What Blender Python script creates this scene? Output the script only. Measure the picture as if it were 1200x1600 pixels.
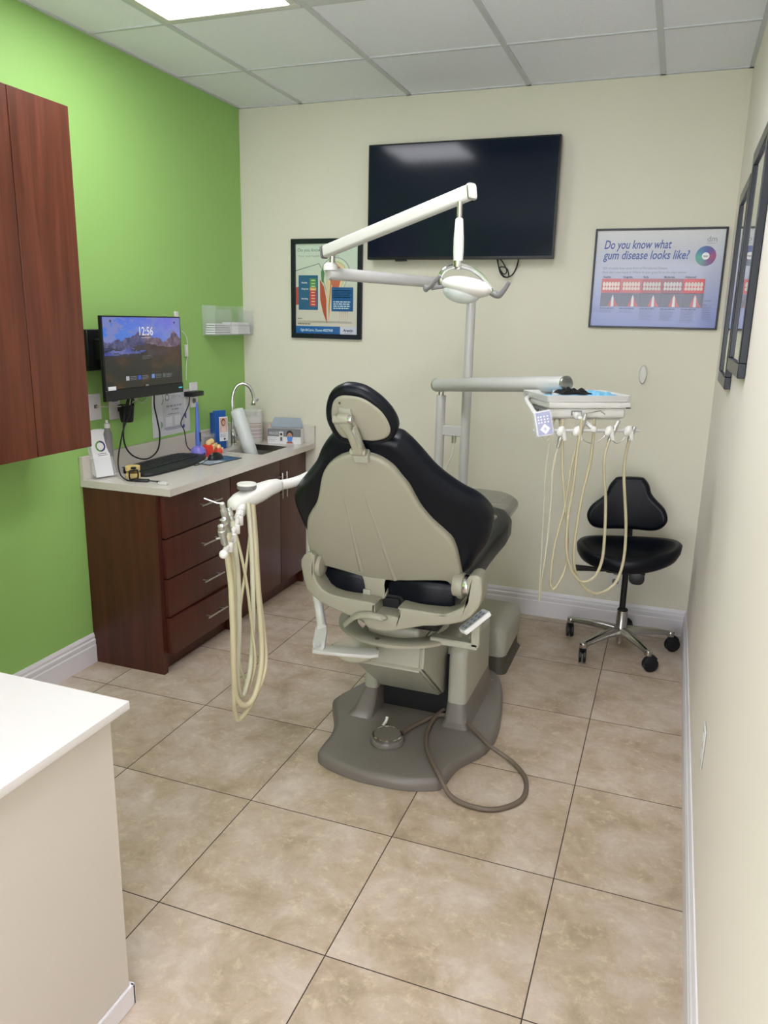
import bpy, bmesh, math, random
from mathutils import Vector, Matrix, Quaternion, noise
random.seed(7)
for o in list(bpy.data.objects): bpy.data.objects.remove(o)
sc = bpy.context.scene
COL = sc.collection
PI = math.pi
# ------------------------------------------------------------------ camera, world, light, exposure
W, YB, H = 2.59, 4.023, 2.69            # room: x from green wall, y depth, z up
YR = -1.9                                # wall behind the camera
TS, TX, TY = 0.5040, 1.214, 1.930        # floor tile size and offset
GX, GY, GS = 0.3833, 3.4364, 0.61        # ceiling grid
cam = bpy.data.cameras.new('camera'); co = bpy.data.objects.new('camera', cam); COL.objects.link(co)
cam.sensor_fit = 'AUTO'; cam.sensor_width = 36.0; cam.lens = 1208.06 * 36.0 / 1600.0
yaw, pit, rol = -0.3502, -0.2440, 0.0217
F = Vector((math.sin(yaw)*math.cos(pit), math.cos(yaw)*math.cos(pit), math.sin(pit)))
R_ = Vector((math.cos(yaw), -math.sin(yaw), 0)); U_ = R_.cross(F)
R2 = R_*math.cos(rol) + U_*math.sin(rol); U2 = -R_*math.sin(rol) + U_*math.cos(rol)
M = Matrix((R2, U2, -F)).transposed().to_4x4(); M.translation = Vector((2.3992, -0.0716, 1.5781))
co.matrix_world = M; cam.clip_start = 0.02
sc.camera = co
wd = bpy.data.worlds.new('world'); sc.world = wd; wd.use_nodes = True
wd.node_tree.nodes['Background'].inputs[0].default_value = (0.95, 0.96, 1, 1)
wd.node_tree.nodes['Background'].inputs[1].default_value = 2.9
sc.view_settings.view_transform = 'Standard'; sc.view_settings.look = 'None'
sc.view_settings.gamma = 1; sc.view_settings.use_curve_mapping = False
sc.view_settings.exposure = 1.2
LAMP = 9.0                               # strength of the ceiling panels
# cells (i, j) of the ceiling grid that hold a 2x2 light panel (i along x, j towards the camera)
PANELS = [(0, 1), (2, 2), (2, 5)]

# ------------------------------------------------------------------ materials
def lin(c):
    return tuple(((v/255)/12.92 if v/255 <= .04045 else ((v/255+.055)/1.055)**2.4) for v in c)
def nt(m):
    m.use_nodes = True; return m.node_tree.nodes, m.node_tree.links
def mat(name, c, rough=.5, metal=0, var=.06, scale=12, bump=0, bscale=200, coat=0, trans=0, alpha=1, ior=1.45, spec=None, emit=0):
    m = bpy.data.materials.new(name); N, L = nt(m); b = N['Principled BSDF']
    c = lin(c)
    tc = N.new('ShaderNodeTexCoord'); nz = N.new('ShaderNodeTexNoise'); nz.inputs['Scale'].default_value = scale; nz.inputs['Detail'].default_value = 4
    L.new(tc.outputs['Object'], nz.inputs['Vector'])
    mx = N.new('ShaderNodeMix'); mx.data_type = 'RGBA'
    mx.inputs[6].default_value = (*[v*(1-var) for v in c], 1); mx.inputs[7].default_value = (*[min(1, v*(1+var)) for v in c], 1)
    L.new(nz.outputs['Fac'], mx.inputs[0]); L.new(mx.outputs[2], b.inputs['Base Color'])
    b.inputs['Roughness'].default_value = rough; b.inputs['Metallic'].default_value = metal
    b.inputs['Coat Weight'].default_value = coat; b.inputs['Transmission Weight'].default_value = trans
    b.inputs['Alpha'].default_value = alpha; b.inputs['IOR'].default_value = ior
    if spec is not None: b.inputs['Specular IOR Level'].default_value = spec
    if emit:
        b.inputs['Emission Color'].default_value = (*c, 1); b.inputs['Emission Strength'].default_value = emit
    if bump:
        n2 = N.new('ShaderNodeTexNoise'); n2.inputs['Scale'].default_value = bscale; n2.inputs['Detail'].default_value = 3
        L.new(tc.outputs['Object'], n2.inputs['Vector'])
        bp = N.new('ShaderNodeBump'); bp.inputs['Strength'].default_value = bump; bp.inputs['Distance'].default_value = .004
        L.new(n2.outputs['Fac'], bp.inputs['Height']); L.new(bp.outputs['Normal'], b.inputs['Normal'])
    return m
def wood(name, c1, c2, rough=.35):
    m = bpy.data.materials.new(name); N, L = nt(m); b = N['Principled BSDF']
    tc = N.new('ShaderNodeTexCoord'); mp = N.new('ShaderNodeMapping'); mp.inputs['Scale'].default_value = (9, 9, .55)
    nz = N.new('ShaderNodeTexNoise'); nz.inputs['Scale'].default_value = 3; nz.inputs['Detail'].default_value = 6; nz.inputs['Distortion'].default_value = .9
    L.new(tc.outputs['Object'], mp.inputs['Vector']); L.new(mp.outputs['Vector'], nz.inputs['Vector'])
    mp2 = N.new('ShaderNodeMapping'); mp2.inputs['Scale'].default_value = (160, 160, 3)
    n2 = N.new('ShaderNodeTexNoise'); n2.inputs['Scale'].default_value = 2; n2.inputs['Detail'].default_value = 3
    L.new(tc.outputs['Object'], mp2.inputs['Vector']); L.new(mp2.outputs['Vector'], n2.inputs['Vector'])
    ad = N.new('ShaderNodeMath'); ad.operation = 'MULTIPLY_ADD'; L.new(n2.outputs['Fac'], ad.inputs[0]); ad.inputs[1].default_value = .3; L.new(nz.outputs['Fac'], ad.inputs[2])
    r = N.new('ShaderNodeValToRGB'); r.color_ramp.elements[0].position = .45; r.color_ramp.elements[1].position = .85
    r.color_ramp.elements[0].color = (*lin(c1), 1); r.color_ramp.elements[1].color = (*lin(c2), 1)
    L.new(ad.outputs[0], r.inputs['Fac']); L.new(r.outputs['Color'], b.inputs['Base Color'])
    b.inputs['Roughness'].default_value = rough
    return m
def floor_mat():
    m = bpy.data.materials.new('travertine_tile'); N, L = nt(m); b = N['Principled BSDF']
    tc = N.new('ShaderNodeTexCoord'); sx = N.new('ShaderNodeSeparateXYZ'); L.new(tc.outputs['Object'], sx.inputs[0])
    def mth(op, a, v=None, v2=None):
        n = N.new('ShaderNodeMath'); n.operation = op
        for i, q in enumerate((a, v, v2)):
            if q is None: continue
            if isinstance(q, (int, float)): n.inputs[i].default_value = q
            else: L.new(q, n.inputs[i])
        return n.outputs[0]
    ds, ids = [], []
    for ax, off in (('X', TX), ('Y', TY)):
        t = mth('DIVIDE', mth('SUBTRACT', sx.outputs[ax], off), TS)
        ids.append(mth('FLOOR', t)); f = mth('FRACT', t)
        ds.append(mth('MULTIPLY', mth('MINIMUM', f, mth('SUBTRACT', 1.0, f)), TS))
    d = mth('MINIMUM', ds[0], ds[1])
    g = mth('LESS_THAN', d, .0017)
    cb = N.new('ShaderNodeCombineXYZ'); L.new(ids[0], cb.inputs[0]); L.new(ids[1], cb.inputs[1])
    wn = N.new('ShaderNodeTexWhiteNoise'); L.new(cb.outputs[0], wn.inputs['Vector'])
    vs = N.new('ShaderNodeVectorMath'); vs.operation = 'MULTIPLY_ADD'; L.new(wn.outputs['Color'], vs.inputs[0]); vs.inputs[1].default_value = (7, 7, 7); L.new(tc.outputs['Object'], vs.inputs[2])
    def nz(s, det, dist, rough=.6):
        n = N.new('ShaderNodeTexNoise'); n.inputs['Scale'].default_value = s; n.inputs['Detail'].default_value = det
        n.inputs['Distortion'].default_value = dist; n.inputs['Roughness'].default_value = rough; L.new(vs.outputs[0], n.inputs['Vector']); return n.outputs['Fac']
    def ramp(src, stops):
        r = N.new('ShaderNodeValToRGB'); e = r.color_ramp.elements
        while len(e) < len(stops): e.new(.5)
        for el, (p, c) in zip(e, stops): el.position = p; el.color = (*lin(c), 1)
        L.new(src, r.inputs['Fac']); return r.outputs['Color']
    base = ramp(nz(5.5, 10, .35, .68), [(.32, (158, 141, 118)), (.44, (178, 159, 137)), (.52, (187, 170, 152)), (.66, (202, 188, 175))])
    v = nz(26, 9, .25, .75)
    mx = N.new('ShaderNodeMix'); mx.data_type = 'RGBA'; L.new(mth('MULTIPLY', mth('GREATER_THAN', v, .0), ramp(v, [(.53, (0, 0, 0)), (.66, (185, 185, 185))])), mx.inputs[0])
    L.new(base, mx.inputs[6]); mx.inputs[7].default_value = (*lin((222, 207, 180)), 1)
    v2 = nz(17, 9, .25, .74)
    m3 = N.new('ShaderNodeMix'); m3.data_type = 'RGBA'; L.new(ramp(v2, [(.30, (135, 135, 135)), (.46, (0, 0, 0))]), m3.inputs[0])
    L.new(mx.outputs[2], m3.inputs[6]); m3.inputs[7].default_value = (*lin((150, 126, 96)), 1)
    mg = N.new('ShaderNodeMix'); mg.data_type = 'RGBA'; L.new(g, mg.inputs[0]); L.new(m3.outputs[2], mg.inputs[6]); mg.inputs[7].default_value = (*lin((62, 50, 40)), 1)
    L.new(mg.outputs[2], b.inputs['Base Color'])
    L.new(mth('MULTIPLY_ADD', g, .4, .36), b.inputs['Roughness'])
    bp = N.new('ShaderNodeBump'); bp.inputs['Strength'].default_value = .25; bp.inputs['Distance'].default_value = .002
    L.new(mth('SUBTRACT', v, g), bp.inputs['Height']); L.new(bp.outputs['Normal'], b.inputs['Normal'])
    return m
def vcol_mat(name, rough=.35, coat=0, emit=0):
    m = bpy.data.materials.new(name); N, L = nt(m); b = N['Principled BSDF']
    a = N.new('ShaderNodeAttribute'); a.attribute_name = 'Col'
    L.new(a.outputs['Color'], b.inputs['Base Color']); b.inputs['Roughness'].default_value = rough; b.inputs['Coat Weight'].default_value = coat
    b.inputs['Coat Roughness'].default_value = .05
    if emit:
        b.inputs['Base Color'].default_value = (0, 0, 0, 1)
        for l in list(b.inputs['Base Color'].links): L.remove(l)
        L.new(a.outputs['Color'], b.inputs['Emission Color']); b.inputs['Emission Strength'].default_value = emit
    return m
def emis(name, c, s):
    m = bpy.data.materials.new(name); N, L = nt(m); b = N['Principled BSDF']
    b.inputs['Base Color'].default_value = (.8, .8, .8, 1)
    tc = N.new('ShaderNodeTexCoord'); vo = N.new('ShaderNodeTexVoronoi'); vo.inputs['Scale'].default_value = 120; L.new(tc.outputs['Object'], vo.inputs['Vector'])
    mr = N.new('ShaderNodeMapRange'); mr.inputs[3].default_value = s*1.08; mr.inputs[4].default_value = s*.9; L.new(vo.outputs['Distance'], mr.inputs[0])
    b.inputs['Emission Color'].default_value = (*lin(c), 1); L.new(mr.outputs[0], b.inputs['Emission Strength'])
    return m
MT = dict(
 green=mat('green_paint', (150, 194, 108), .55, var=.015, bump=.08, bscale=250),
 cream=mat('cream_paint', (219, 216, 199), .6, var=.012, bump=.08, bscale=250),
 cream_lit=mat('cream_paint_right_lit', (240, 232, 224), .6, var=.012, bump=.08, bscale=250),  # lighter copy of the cream: extra light on the right wall put into its colour
 trim=mat('white_trim', (226, 223, 228), .35, var=.01),
 tile=mat('ceiling_tile', (240, 242, 250), .9, var=.03, scale=60, bump=.35, bscale=140),
 grid=mat('ceiling_grid', (204, 207, 212), .5, var=.02),
 cherry=wood('cherry_wood', (66, 30, 22), (88, 42, 30)),
 cherryl=wood('cherry_wood_upper', (80, 40, 25), (108, 58, 40), .3),
 quartz=mat('white_quartz', (206, 200, 190), .22, var=.05, scale=90),
 desk=mat('white_laminate', (226, 222, 222), .35, var=.01),
 deskb=mat('white_panel', (206, 199, 190), .5, var=.01),
 steel=mat('brushed_steel', (205, 203, 198), .3, 1),
 chrome=mat('chrome', (215, 215, 215), .08, 1),
 tool=mat('instrument_steel', (192, 192, 186), .3, .75),
 alu=mat('cast_aluminium', (180, 178, 174), .22, 1),
 black=mat('black_plastic', (20, 22, 26), .4),
 screen=mat('tv_screen', (22, 30, 44), .10, spec=.22),
 blackm=mat('black_matte', (12, 13, 16), .6),
 navy=mat('black_vinyl', (8, 12, 22), .34, bump=.12, bscale=350, coat=0, spec=.28),
 frame=mat('dark_frame', (20, 25, 36), .3),
 shell=mat('greige_plastic', (157, 154, 138), .38, var=.02),
 shelld=mat('greige_plastic_cover', (168, 168, 154), .3, var=.02),
 basegrey=mat('warm_grey_plastic', (116, 110, 104), .35, var=.03),
 darkgrey=mat('dark_grey_plastic', (82, 77, 68), .5),
 lgrey=mat('light_grey_enamel', (196, 195, 192), .28, var=.02),
 white=mat('white_plastic', (214, 213, 208), .3, var=.015),
 midgrey=mat('grey_plastic', (120, 118, 120), .4),
 wrap=mat('grey_plastic_wrap', (112, 110, 100), .22, var=.12, scale=14, bump=.5, bscale=18, coat=.4),
 hose=mat('beige_hose', (182, 173, 143), .35, var=.04),
 hosew=mat('pale_hose', (190, 186, 164), .35, var=.03),
 cord=mat('taupe_cord', (104, 92, 80), .5),
 wcord=mat('white_cord', (215, 215, 205), .4),
 clear=mat('clear_acrylic', (235, 240, 240), .05, trans=.0, alpha=.13, var=.0),
 clear2=mat('frosted_plastic', (225, 232, 230), .3, alpha=.72, var=.05),
 film=mat('clear_film', (235, 238, 240), .12, alpha=.18, var=.1, bump=.6, bscale=40),
 bowl=mat('frosted_cover', (200, 200, 180), .2, alpha=.75, var=.08, scale=20),
 glass=mat('picture_glass', (245, 248, 248), .0, trans=1, var=0),
 paper=mat('paper', (236, 236, 238), .6, var=.01),
 blue=mat('blue_card', (30, 84, 160), .45),
 bib=mat('blue_paper_bib', (128, 196, 232), .7, var=.08, scale=30, bump=.6, bscale=60),
 lav=mat('lavender_plastic', (124, 116, 200), .3),
 blul=mat('blue_plastic', (84, 112, 190), .3),
 redp=mat('red_gum_resin', (205, 62, 44), .35, var=.1),
 tooth=mat('ivory_resin', (228, 200, 140), .4, var=.1, scale=40),
 stone=mat('yellow_stone_model', (206, 182, 120), .7, var=.15, scale=50),
 key=mat('keyboard_key', (34, 36, 38), .5),
 keyb=mat('keyboard_body', (26, 30, 31), .5),
 lamp=emis('light_diffuser', (246, 245, 253), LAMP),
 btn=mat('keypad_button', (136, 142, 176), .4), led=mat('blue_led', (60, 190, 220), .4, emit=.15),
 art=vcol_mat('printed_sheet', .35, .3), artm=vcol_mat('printed_matte', .5), scr=vcol_mat('lit_display', .2, 0, .33),
 floor=floor_mat(),
)
# ------------------------------------------------------------------ mesh helpers (world coordinates)
def V(*a): return Vector(a)
def B(): return bmesh.new()
def merge(bm, t, mtx=None):
    if mtx is not None: t.transform(mtx)
    me = bpy.data.meshes.new('tmp'); t.to_mesh(me); t.free(); bm.from_mesh(me); bpy.data.meshes.remove(me)
def frame_m(o, ux, uy, uz):
    m = Matrix((Vector(ux), Vector(uy), Vector(uz))).transposed().to_4x4(); m.translation = Vector(o); return m
def rz(a): return Matrix.Rotation(a, 4, 'Z')
def box(bm, a, b, bev=0, seg=2, mtx=None):
    t = B(); bmesh.ops.create_cube(t, size=1)
    s = [abs(b[i]-a[i]) for i in range(3)]; c = [(a[i]+b[i])/2 for i in range(3)]
    for v in t.verts: v.co = Vector((v.co.x*s[0]+c[0], v.co.y*s[1]+c[1], v.co.z*s[2]+c[2]))
    if bev: bmesh.ops.bevel(t, geom=t.edges[:], offset=min(bev, min(s)*.49), segments=seg, profile=.6, affect='EDGES', clamp_overlap=True)
    merge(bm, t, mtx)
def axis_m(p0, p1):
    d = Vector(p1)-Vector(p0); q = Vector((0, 0, 1)).rotation_difference(d.normalized()) if d.length else Quaternion()
    m = q.to_matrix().to_4x4(); m.translation = Vector(p0); return m, d.length
def lathe(bm, prof, p0=(0, 0, 0), p1=(0, 0, 1), n=28, cap=True):
    m, _ = axis_m(p0, p1); t = B(); rings = []
    for r, z in prof:
        rings.append([t.verts.new((r*math.cos(2*PI*i/n), r*math.sin(2*PI*i/n), z)) for i in range(n)] if r > 1e-6 else [t.verts.new((0, 0, z))])
    for a, b in zip(rings, rings[1:]):
        for i in range(n):
            j = (i+1) % n
            if len(a) == 1 and len(b) == 1: continue
            if len(a) == 1: t.faces.new((a[0], b[j], b[i]))
            elif len(b) == 1: t.faces.new((a[i], a[j], b[0]))
            else: t.faces.new((a[i], a[j], b[j], b[i]))
    if cap:
        if len(rings[0]) > 1: t.faces.new(rings[0][::-1])
        if len(rings[-1]) > 1: t.faces.new(rings[-1])
    bmesh.ops.recalc_face_normals(t, faces=t.faces[:])
    merge(bm, t, m)
def cyl(bm, p0, p1, r0, r1=None, n=24, bev=.0):
    r1 = r0 if r1 is None else r1; L = (Vector(p1)-Vector(p0)).length
    if bev: prof = [(r0-bev, 0), (r0-bev*.3, bev*.3), (r0, bev), (r1, L-bev), (r1-bev*.3, L-bev*.3), (r1-bev, L)]
    else: prof = [(r0, 0), (r1, L)]
    lathe(bm, prof, p0, p1, n)
def crom(pts, k=8, closed=False):
    P = [Vector(p) for p in pts]; out = []; n = len(P)
    for i in range(n if closed else n-1):
        if closed: p0, p1, p2, p3 = P[(i-1) % n], P[i], P[(i+1) % n], P[(i+2) % n]
        else: p0, p1, p2, p3 = P[max(i-1, 0)], P[i], P[i+1], P[min(i+2, n-1)]
        for j in range(k):
            t = j/k
            out.append(.5*((2*p1)+(p2-p0)*t+(2*p0-5*p1+4*p2-p3)*t*t+(-p0+3*p1-3*p2+p3)*t**3))
    if not closed: out.append(P[-1])
    return out
def tube(bm, pts, r, n=10, k=8, smooth=True, flat=1.0):
    P = crom(pts, k) if smooth else [Vector(p) for p in pts]
    m = len(P); rr = r if callable(r) else (lambda t: r)
    t = B(); prev = None; rings = []; up = None
    for i, p in enumerate(P):
        d = (P[min(i+1, m-1)]-P[max(i-1, 0)]).normalized()
        if up is None: up = d.orthogonal().normalized()
        else:
            up = (up - d*up.dot(d)); up = up.normalized() if up.length > 1e-6 else d.orthogonal().normalized()
        w = d.cross(up); q = rr(i/(m-1))
        rings.append([t.verts.new(p+(up*math.cos(2*PI*j/n)+w*math.sin(2*PI*j/n)*flat)*q) for j in range(n)])
    for a, b in zip(rings, rings[1:]):
        for i in range(n): t.faces.new((a[i], a[(i+1) % n], b[(i+1) % n], b[i]))
    t.faces.new(rings[0][::-1]); t.faces.new(rings[-1])
    bmesh.ops.recalc_face_normals(t, faces=t.faces[:])
    merge(bm, t)
def inset(P, d):
    n = len(P); out = []
    for i in range(n):
        e = P[(i+1) % n]-P[i-1]; nn = Vector((-e.y, e.x)); nn = nn.normalized() if nn.length else nn
        out.append(P[i]+nn*d)
    return out
def slab(bm, outline, o, ux, uy, t, r=.01, seg=5, k=4, r2=None, dome=0):
    """solid with a rounded rim: outline (ux, uy) starts at o; thickness t runs along ux x uy; r, r2 rim radii of the two faces"""
    P = [Vector((p[0], p[1])) for p in outline]
    area = sum(P[i-1].x*P[i].y-P[i].x*P[i-1].y for i in range(len(P)))
    if area < 0: P = P[::-1]
    if k > 1: P = [Vector((q.x, q.y)) for q in crom([(p.x, p.y, 0) for p in P], k, True)]
    r2 = r if r2 is None else r2
    ux, uy = Vector(ux).normalized(), Vector(uy).normalized(); n = ux.cross(uy)
    lv = []
    for i in range(seg+1):
        a = PI/2*i/seg; lv.append((r*(1-math.sin(a)), r*(1-math.cos(a))))
    for i in range(seg+1):
        a = PI/2*(1-i/seg); lv.append((r2*(1-math.sin(a)), t-r2*(1-math.cos(a))))
    q = B(); rings = []
    for d, h in lv:
        rings.append([q.verts.new(Vector(o)+ux*p.x+uy*p.y+n*h) for p in inset(P, d)])
    N_ = len(P)
    for a, b in zip(rings, rings[1:]):
        for i in range(N_): q.faces.new((a[i], a[(i+1) % N_], b[(i+1) % N_], b[i]))
    f1 = q.faces.new(rings[0][::-1]); f2 = q.faces.new(rings[-1])
    bmesh.ops.triangulate(q, faces=[f1, f2])
    bmesh.ops.recalc_face_normals(q, faces=q.faces[:])
    merge(bm, q)
def ell(bm, c, r, mtx=None, u=24, v=14):
    t = B(); bmesh.ops.create_uvsphere(t, u_segments=u, v_segments=v, radius=1)
    for w in t.verts: w.co = Vector((w.co.x*r[0], w.co.y*r[1], w.co.z*r[2]))
    m = (mtx or Matrix()).copy() if mtx else Matrix(); mm = Matrix.Translation(Vector(c)) @ m
    merge(bm, t, mm)
def rrect(w, h, r, n=5, cx=0, cy=0):
    o = []
    for sx, sy, a0 in ((1, 1, 0), (-1, 1, 90), (-1, -1, 180), (1, -1, 270)):
        for i in range(n+1):
            a = math.radians(a0+90*i/n); o.append((cx+sx*(w/2-r)+r*math.cos(a), cy+sy*(h/2-r)+r*math.sin(a)))
    return o
def wloc(o):
    v = Vector()
    while o: v += o.location; o = o.parent
    return v
def part(name, bm, m, parent=None, ang=38, label=None):
    if parent is not None: bmesh.ops.translate(bm, verts=bm.verts[:], vec=-wloc(parent))
    for f in bm.faces: f.smooth = True
    lim = math.radians(ang)
    for e in bm.edges:
        if len(e.link_faces) == 2:
            try:
                if e.calc_face_angle() > lim: e.smooth = False
            except ValueError: pass
    me = bpy.data.meshes.new(name); bm.to_mesh(me); bm.free()
    ob = bpy.data.objects.new(name, me); COL.objects.link(ob)
    for q in (m if isinstance(m, (list, tuple)) else [m]): me.materials.append(q)
    ob.parent = parent
    if label: ob['label'] = label
    return ob
def thing(name, label, cat, loc, group=None):
    o = bpy.data.objects.new(name, None); COL.objects.link(o); o.location = Vector(loc); o.empty_display_size = .05
    o['label'] = label; o['category'] = cat
    if group: o['group'] = group
    return o
def tag(o, label, cat, group=None):
    o['label'] = label; o['category'] = cat
    if group: o['group'] = group
    return o
def struct(name, bm, m, ang=30):
    o = part(name, bm, m, ang=ang); o['kind'] = 'structure'; return o
def single(name, bm, m, label, cat, group=None):
    return tag(part(name, bm, m), label, cat, group)
class Art:
    """a printed sheet: flat coloured shapes in sheet coordinates (metres), one mesh"""
    def __init__(s, o, ux, uy): s.o = Vector(o); s.ux = Vector(ux).normalized(); s.uy = Vector(uy).normalized(); s.n = s.ux.cross(s.uy); s.v = []; s.f = []; s.c = []; s.z = 0
    def poly(s, pts, c, dz=1):
        s.z += dz*.00006; b = len(s.v)
        for p in pts: s.v.append(s.o+s.ux*p[0]+s.uy*p[1]+s.n*s.z)
        s.f.append(tuple(range(b, b+len(pts)))); s.c.append((*lin(c), 1))
    def rect(s, x0, y0, x1, y1, c): s.poly([(x0, y0), (x1, y0), (x1, y1), (x0, y1)], c)
    def vgrad(s, x0, y0, x1, y1, ct, cb, n=16):
        for i in range(n):
            t = (i+.5)/n; s.poly([(x0, y0+(y1-y0)*i/n), (x1, y0+(y1-y0)*i/n), (x1, y0+(y1-y0)*(i+1)/n), (x0, y0+(y1-y0)*(i+1)/n)], [cb[j]*(1-t)+ct[j]*t for j in range(3)], 0)
        s.z += .00006
    def disc(s, x, y, r, c, n=28, ry=None): s.poly([(x+r*math.cos(2*PI*i/n), y+(ry or r)*math.sin(2*PI*i/n)) for i in range(n)], c)
    def ring(s, x, y, r0, r1, c, a0=0, a1=360, n=24):
        s.z += .00006
        for i in range(n):
            a, b = math.radians(a0+(a1-a0)*i/n), math.radians(a0+(a1-a0)*(i+1)/n)
            cc = c(i/n) if callable(c) else c
            s.poly([(x+r0*math.cos(a), y+r0*math.sin(a)), (x+r1*math.cos(a), y+r1*math.sin(a)), (x+r1*math.cos(b), y+r1*math.sin(b)), (x+r0*math.cos(b), y+r0*math.sin(b))], cc, 0)
    def text(s, body, x, y, size, c, shear=0, width=None, bold=0, align='LEFT'):
        cu = bpy.data.curves.new('t', 'FONT'); cu.body = body; cu.size = size; cu.shear = shear; cu.offset = bold; cu.align_x = align; cu.resolution_u = 3
        ob = bpy.data.objects.new('t', cu); COL.objects.link(ob); bpy.context.view_layer.update()
        me = bpy.data.meshes.new_from_object(ob.evaluated_get(bpy.context.evaluated_depsgraph_get()))
        bpy.data.objects.remove(ob); bpy.data.curves.remove(cu)
        s.z += .00012; b = len(s.v); k = 1
        if width and len(me.vertices):
            xs = [v.co.x for v in me.vertices]; k = width/(max(xs)-min(xs))
        for v in me.vertices: s.v.append(s.o+s.ux*(x+v.co.x*k)+s.uy*(y+v.co.y)+s.n*s.z)
        for p in me.polygons:
            s.f.append(tuple(b+i for i in p.vertices)); s.c.append((*lin(c), 1))
        bpy.data.meshes.remove(me)
    def lines(s, x0, y, w, n, dy, h, c, rag=.35):
        for i in range(n):
            x = x0; yy = y-i*dy; end = x0+w*(1-rag*random.random()*(1 if i % 3 == 2 else .3))
            while x < end:
                L = random.uniform(.5, 1.6)*h*3; s.poly([(x, yy), (min(x+L, end), yy), (min(x+L, end), yy+h), (x, yy+h)], c, 0); x += L+h*.8
        s.z += .00006
    def make(s, name, m, parent=None, label=None):
        me = bpy.data.meshes.new(name); off = wloc(parent) if parent else Vector()
        me.from_pydata([v-off for v in s.v], [], s.f); me.update()
        ca = me.color_attributes.new('Col', 'FLOAT_COLOR', 'CORNER')
        k = 0
        for p, c in zip(me.polygons, s.c):
            for _ in p.vertices: ca.data[k].color = c; k += 1
        me.materials.append(m); ob = bpy.data.objects.new(name, me); COL.objects.link(ob); ob.parent = parent
        if label: ob['label'] = label
        return ob
# measured outlines (metres): flat outlines are in the plane of their part, paths are world points
BACK_PAD = [[-0.0841,0.5724],[-0.1006,0.5637],[-0.1433,0.5155],[-0.1833,0.4476],[-0.2478,0.3681],[-0.3027,0.2997],[-0.3179,0.2602],[-0.3176,0.216],[-0.3052,0.1421],[-0.2883,0.0822],[-0.2788,0.0193],[-0.1085,0.0179],[0.0771,0.0111],[0.2614,0.028],[0.305,0.0885],[0.3454,0.1549],[0.3604,0.2257],[0.3562,0.2798],[0.325,0.3365],[0.2759,0.3817],[0.2124,0.4496],[0.1681,0.518],[0.1353,0.5621],[0.1032,0.5825],[0.0026,0.5968]]
SHELL = [[-0.0081,0.5411],[-0.0453,0.5301],[-0.0756,0.5148],[-0.1011,0.4947],[-0.1265,0.4667],[-0.1483,0.4281],[-0.1775,0.3495],[-0.1992,0.305],[-0.2383,0.2481],[-0.2558,0.1954],[-0.2687,0.1325],[-0.2735,0.0624],[-0.2736,0.0203],[-0.2493,0.0181],[-0.2019,0.0104],[-0.1367,-0.0037],[-0.0789,-0.0156],[0.0133,-0.0141],[0.1906,0.0204],[0.2185,0.0133],[0.2335,-0.0123],[0.2361,-0.0538],[0.263,-0.0514],[0.2655,0.0257],[0.2611,0.1401],[0.2552,0.1886],[0.2424,0.2262],[0.1937,0.2908],[0.1648,0.3406],[0.15,0.3834],[0.1358,0.4279],[0.1197,0.4563],[0.1009,0.4914],[0.0819,0.5114],[0.0565,0.5282],[0.0258,0.5372]]
HEAD_PAD = [[0.0045,0.206],[-0.0224,0.2001],[-0.0558,0.1782],[-0.0793,0.1328],[-0.0882,0.0869],[-0.0821,0.0473],[-0.0723,0.0165],[-0.0455,-0.0002],[0.0224,-0.0001],[0.0951,0.0208],[0.122,0.0523],[0.1301,0.0801],[0.1208,0.1179],[0.101,0.1512],[0.0753,0.1779],[0.0437,0.1986]]
HEAD_SHELL = [[-0.0008,0.1801],[-0.0272,0.1772],[-0.0491,0.1613],[-0.063,0.1339],[-0.0704,0.1004],[-0.0674,0.0639],[-0.0569,0.0368],[-0.0402,0.0257],[0.01,0.0232],[0.0537,0.0248],[0.0904,0.0404],[0.1062,0.0662],[0.1047,0.0959],[0.0919,0.1274],[0.0707,0.1519],[0.039,0.1741]]
YOKE = [[-0.2915,0.1699],[-0.288,0.1287],[-0.2699,0.0683],[-0.2188,0.0267],[-0.1464,0.0027],[-0.0964,-0.0104],[-0.061,-0.021],[-0.0396,-0.0385],[0.023,-0.0432],[0.0975,-0.0206],[0.1571,-0.0006],[0.1964,0.0058],[0.2859,0.0337],[0.3281,0.0766],[0.3448,0.1182],[0.3433,0.1696],[0.3346,0.1939],[0.3096,0.1969],[0.2918,0.1752],[0.2974,0.1242],[0.2876,0.0878],[0.2335,0.0552],[0.2012,0.0502],[0.0752,0.0508],[0.0686,0.0452],[0.067,0.0201],[0.0603,0.0167],[-0.0059,0.0177],[-0.0151,0.0186],[-0.018,0.0456],[-0.0273,0.0533],[-0.154,0.0574],[-0.2116,0.0744],[-0.2406,0.1167],[-0.243,0.1486],[-0.2406,0.1925],[-0.2671,0.2005]]
H_CORD = [[1.9917,2.6848,1.169],[2.0002,2.6899,1.1575],[2.0098,2.6957,1.1689],[2.009,2.6952,1.1574],[2.0037,2.692,1.0647],[2.0085,2.6949,0.8261],[2.0133,2.6978,0.5644]]
H1 = [[2.0462,2.7292,1.1986],[2.0307,2.7199,1.1439],[2.0258,2.7169,1.0623],[2.0278,2.7181,0.9135],[2.0211,2.7141,0.7302],[2.0135,2.7096,0.6366],[2.0165,2.7114,0.573]]
H2 = [[2.1074,2.7777,1.1764],[2.0965,2.7711,1.124],[2.0844,2.7639,1.0711],[2.0738,2.7575,0.9217],[2.0507,2.7436,0.7877],[2.0441,2.7396,0.644],[2.0587,2.7484,0.6051],[2.0909,2.7677,0.6797],[2.0932,2.7691,0.7861],[2.0773,2.7596,0.9095],[2.0597,2.749,1.0301],[2.0519,2.7443,1.1187],[2.0441,2.7396,1.246]]
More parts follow.
